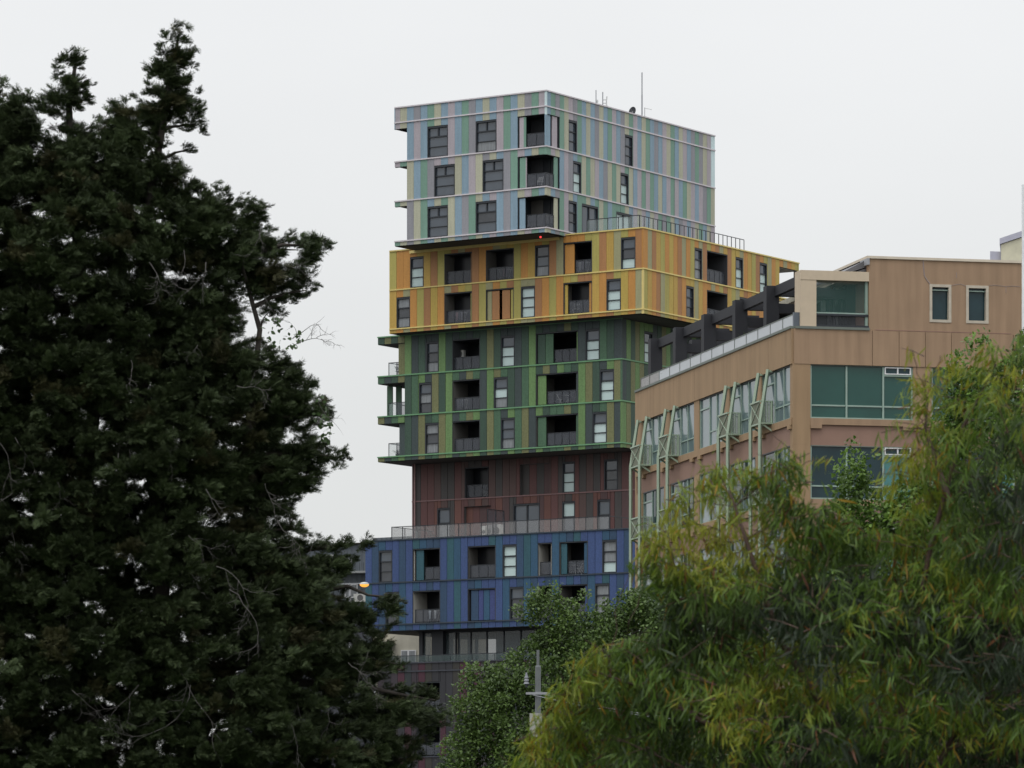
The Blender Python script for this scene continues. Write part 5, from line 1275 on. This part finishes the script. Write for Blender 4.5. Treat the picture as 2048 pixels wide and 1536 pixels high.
P2 = [(1590, 1150), (1640, 1060), (1660, 1010), (1672, 985), (1664, 950), (1668, 930), (1690, 930), (1686, 900), (1700, 885), (1715, 880), (1728, 895), (1722, 915), (1748, 905), (1762, 895), (1758, 915), (1740, 925), (1745, 945), (1738, 975), (1760, 985), (1790, 965), (1830, 955), (1850, 900), (1870, 840), (1885, 780), (1898, 735), (1890, 700), (1898, 692), (1908, 712), (1930, 705), (1934, 690), (1932, 672), (1950, 662), (1968, 660), (1984, 668), (1970, 690), (1960, 705), (1940, 720), (1965, 760), (2010, 700), (2036, 690), (2040, 650), (2070, 640), (2200, 800), (2250, 1300), (2150, 1700), (1650, 1740), (1560, 1400)]
broad(P2, 118, 3400, 2.6, 'plane_tree', 'fresh green tree between the eucalyptus and the brown building, sprigs above the wall', .13, (.04, .075, .016), (.15, .26, .04), 8, clump=.33, stemu=1900, perc=50, gaps=-1.4, stemv=1200)
# sapling leaves at the edge of the cypress
P4 = [(530, 665), (545, 650), (560, 640), (575, 665), (600, 670), (612, 690), (600, 720), (560, 712), (540, 700)]
c4, d4, w4 = fill(P4, 50, CY, .6); c5, d5, w5 = fill([(630, 840), (650, 790), (668, 850), (670, 880), (655, 900), (640, 880)], 45, CY, .4); cc = np.r_[c4, c5]+np.array([0, -1.2, 0])
N = len(cc); v, f = inst(pv, pf, cc, norm(RNG.normal(size=(N, 3))+np.array([.2, 0, -.6])), norm(RNG.normal(size=(N, 3))+np.array([0, -.6, .6])), RNG.uniform(.09, .16, N))
mesh_np('vine_leaves', v, f, 3, np.tile(np.array([[.05, .085, .03]]), (len(v), 1))*RNG.uniform(.7, 1.3, (len(v), 1)), M_LEAF, cyp)

# --- eucalyptus, close to the lens: long hanging leaves
EY = 27.0
euc = thing('eucalyptus_tree', 'leafy eucalyptus with long drooping yellow green leaves at the lower right', 'tree', (corner(1800, EY)[0], EY, 0))
PE = [(1030, 1530), (1048, 1500), (1062, 1470), (1085, 1440), (1098, 1420), (1112, 1385), (1140, 1362), (1160, 1320), (1190, 1300), (1240, 1285), (1275, 1272), (1330, 1258), (1345, 1215), (1332, 1180), (1300, 1150), (1280, 1118), (1290, 1085), (1310, 1060), (1330, 1010), (1345, 980), (1390, 960), (1412, 940), (1440, 925), (1462, 900), (1490, 925), (1520, 935), (1545, 900), (1570, 890), (1592, 930), (1596, 970), (1612, 1000), (1650, 1005), (1690, 1020), (1700, 1040),
      (1740, 1050), (1790, 1060), (1800, 1020), (1830, 990), (1810, 960), (1770, 985), (1760, 960), (1790, 910), (1825, 880), (1815, 840), (1830, 800), (1822, 770), (1850, 745), (1880, 735), (1900, 700), (1940, 705), (1975, 680), (2010, 690), (2060, 640), (2300, 700), (2400, 1200), (2300, 1760), (1500, 1800), (1050, 1780), (1000, 1650)]
cen, dd, ww = fill(PE, 10500, EY, 1.05, tk=1.0, t0=.06, bias=.8)
gp = gap(cen, 5.5, 21); vv_ = HOR-(cen[:, 2]-EYE)/EY*F; kp = ((gp > -1.0) | (dd < .06)) & (RNG.random(len(cen)) < np.clip((vv_-560)/600, .25, 1)) & ~((ww < -.1) & (gap(cen, 5.5, 9) < -.15) & (dd > .12)); cen, dd, ww, gp = cen[kp], dd[kp], ww[kp], gp[kp]
# sprigs beyond the outline
ex = np.array([P3(u, v, EY, random.uniform(-.1, .1)) for u, v in ((1620, 905), (1650, 915), (1760, 868), (1800, 862), (1790, 845), (1640, 1015), (1290, 1170), (1262, 1125), (1850, 745), (1765, 905), (1600, 930), (1825, 700), (1880, 712))])
cen = np.r_[cen, ex]; dd = np.r_[dd, np.full(len(ex), .02)]
# twig axes: every clump is a shoot with 9..14 leaves
def sickle(seg=4, seed=0):
    r = np.random.default_rng(seed); v = []; f = []; c = r.uniform(-.28, .28); dz = r.uniform(-.05, .25)
    for i in range(seg+1):
        t = i/seg; w = .062*math.sin(math.pi*min(1, (t*.93+.04)))**.75*(1.15-t*.6); y = c*math.sin(t*math.pi*.5)**2; z = -dz*t*t
        tw = .6*t*(1 if seed % 2 else -1)
        v += [[t, y-w*math.cos(tw), z-w*math.sin(tw)], [t, y+w*math.cos(tw), z+w*math.sin(tw)]]
    for i in range(seg): f.append((2*i, 2*i+1, 2*i+3, 2*i+2))
    return np.array(v), np.array(f)
per = RNG.integers(8, 15, len(cen)); idx = np.repeat(np.arange(len(cen)), per); N = len(idx)
ax = norm(RNG.normal(size=(len(cen), 3))*np.array([.8, .8, .35])+np.array([-.35, -.1, .25]))[idx]
t = RNG.uniform(-1, 1, (N, 1))*.085
pos = cen[idx]+ax*t+RNG.normal(size=(N, 3))*.018
cl_ = RNG.normal(size=(len(cen), 3))*.3; dr = norm(ax*.3+cl_[idx]+RNG.normal(size=(N, 3))*.32+np.array([0, 0, -1.0]))
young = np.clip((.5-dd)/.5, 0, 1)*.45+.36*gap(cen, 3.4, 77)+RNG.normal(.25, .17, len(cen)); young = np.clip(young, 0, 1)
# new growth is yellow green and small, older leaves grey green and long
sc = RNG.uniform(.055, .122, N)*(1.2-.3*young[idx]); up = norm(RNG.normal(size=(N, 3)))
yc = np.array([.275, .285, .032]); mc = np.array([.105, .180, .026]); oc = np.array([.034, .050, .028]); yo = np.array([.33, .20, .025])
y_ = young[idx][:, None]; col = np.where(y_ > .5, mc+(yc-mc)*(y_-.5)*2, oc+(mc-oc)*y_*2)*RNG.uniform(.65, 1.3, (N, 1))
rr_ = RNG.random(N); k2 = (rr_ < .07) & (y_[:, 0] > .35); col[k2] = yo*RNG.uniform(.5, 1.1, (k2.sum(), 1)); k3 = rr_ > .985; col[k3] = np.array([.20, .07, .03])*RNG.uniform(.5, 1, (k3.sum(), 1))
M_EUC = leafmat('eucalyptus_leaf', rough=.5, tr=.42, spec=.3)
U_ = 1024+pos[:, 0]/pos[:, 1]*F; V_ = HOR-(pos[:, 2]-EYE)/pos[:, 1]*F
vis = (U_ < 2048) & (V_ < 1530) & (U_ > 1000)
order = np.argsort(pos[:, 1]+np.where(vis, 0, 50)-.6*sc*8); single = np.zeros(N, bool); single[order[:298]] = True
protos = [sickle(4, s) for s in range(6)]; sel = RNG.integers(0, 6, N); VV = []; FF = []; CC = []; o0 = 0
for q in range(6):
    mk = (sel == q) & ~single; v, f = inst(*protos[q], pos[mk], dr[mk], up[mk], sc[mk]); VV.append(v); FF.append(f+o0); o0 += len(v); CC.append(np.repeat(col[mk], len(protos[q][0]), 0))
print('euc leaves', N)
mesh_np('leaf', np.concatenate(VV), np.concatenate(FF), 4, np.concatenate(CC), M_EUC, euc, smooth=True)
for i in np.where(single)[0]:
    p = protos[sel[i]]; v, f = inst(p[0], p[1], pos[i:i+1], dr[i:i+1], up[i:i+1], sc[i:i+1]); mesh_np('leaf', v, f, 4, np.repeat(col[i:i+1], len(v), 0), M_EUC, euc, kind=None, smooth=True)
M_RT = mat('reddish_twig', (.07, .04, .03), rough=.7, var=.2, scale=8)
k = MB()
for i in range(len(cen)):
    if i % 6: continue
    a = Vector(cen[i]); d_ = Vector(ax[np.searchsorted(idx, i)]); k.tube([a-d_*.13+Vector((0, 0, -.02)), a, a+d_*.12], [.004, .003, .0015], M_RT, n=4)
k.build('twig', euc, kind='stuff')
et = MB(); b0 = Vector((corner(1830, EY)[0], EY, 0)); stems = []
for pts, r in (([(1830, 2240), (1820, 1700), (1800, 1400), (1860, 1100), (1930, 850), (1990, 730)], .035), ([(1825, 1800), (1700, 1500), (1560, 1280), (1490, 1080), (1460, 980)], .035), ([(1760, 1650), (1500, 1500), (1300, 1380), (1180, 1340)], .028), ([(1840, 1600), (2000, 1300), (2080, 1000)], .035), ([(1900, 1000), (1850, 860), (1860, 780)], .02), ([(1600, 1660), (1380, 1540), (1190, 1455)], .012)):
    pp_ = [P3(u, v, EY, random.uniform(-.1, .1)) for u, v in pts]
    if pts[0][1] > 2000: pp_[0] = b0
    et.tube(pp_, [r*(1-.85*i/(len(pts)-1)) for i in range(len(pts))], M_RT, n=8)
    for a, b in zip(pp_[:-1], pp_[1:]): stems += [a.lerp(b, t) for t in (0, .33, .66)]
et.build('trunk', euc, smooth=True)
tg = [cen[i] for i in RNG.choice(len(cen), 170, replace=False)]+[e for e in ex]
limbs(None, tg, .03, M_RT, euc, 'branch', stem=stems, rmin=.0028, wob=.4, n=5)

for o in bpy.data.objects:
    if '_o' in o: del o['_o']
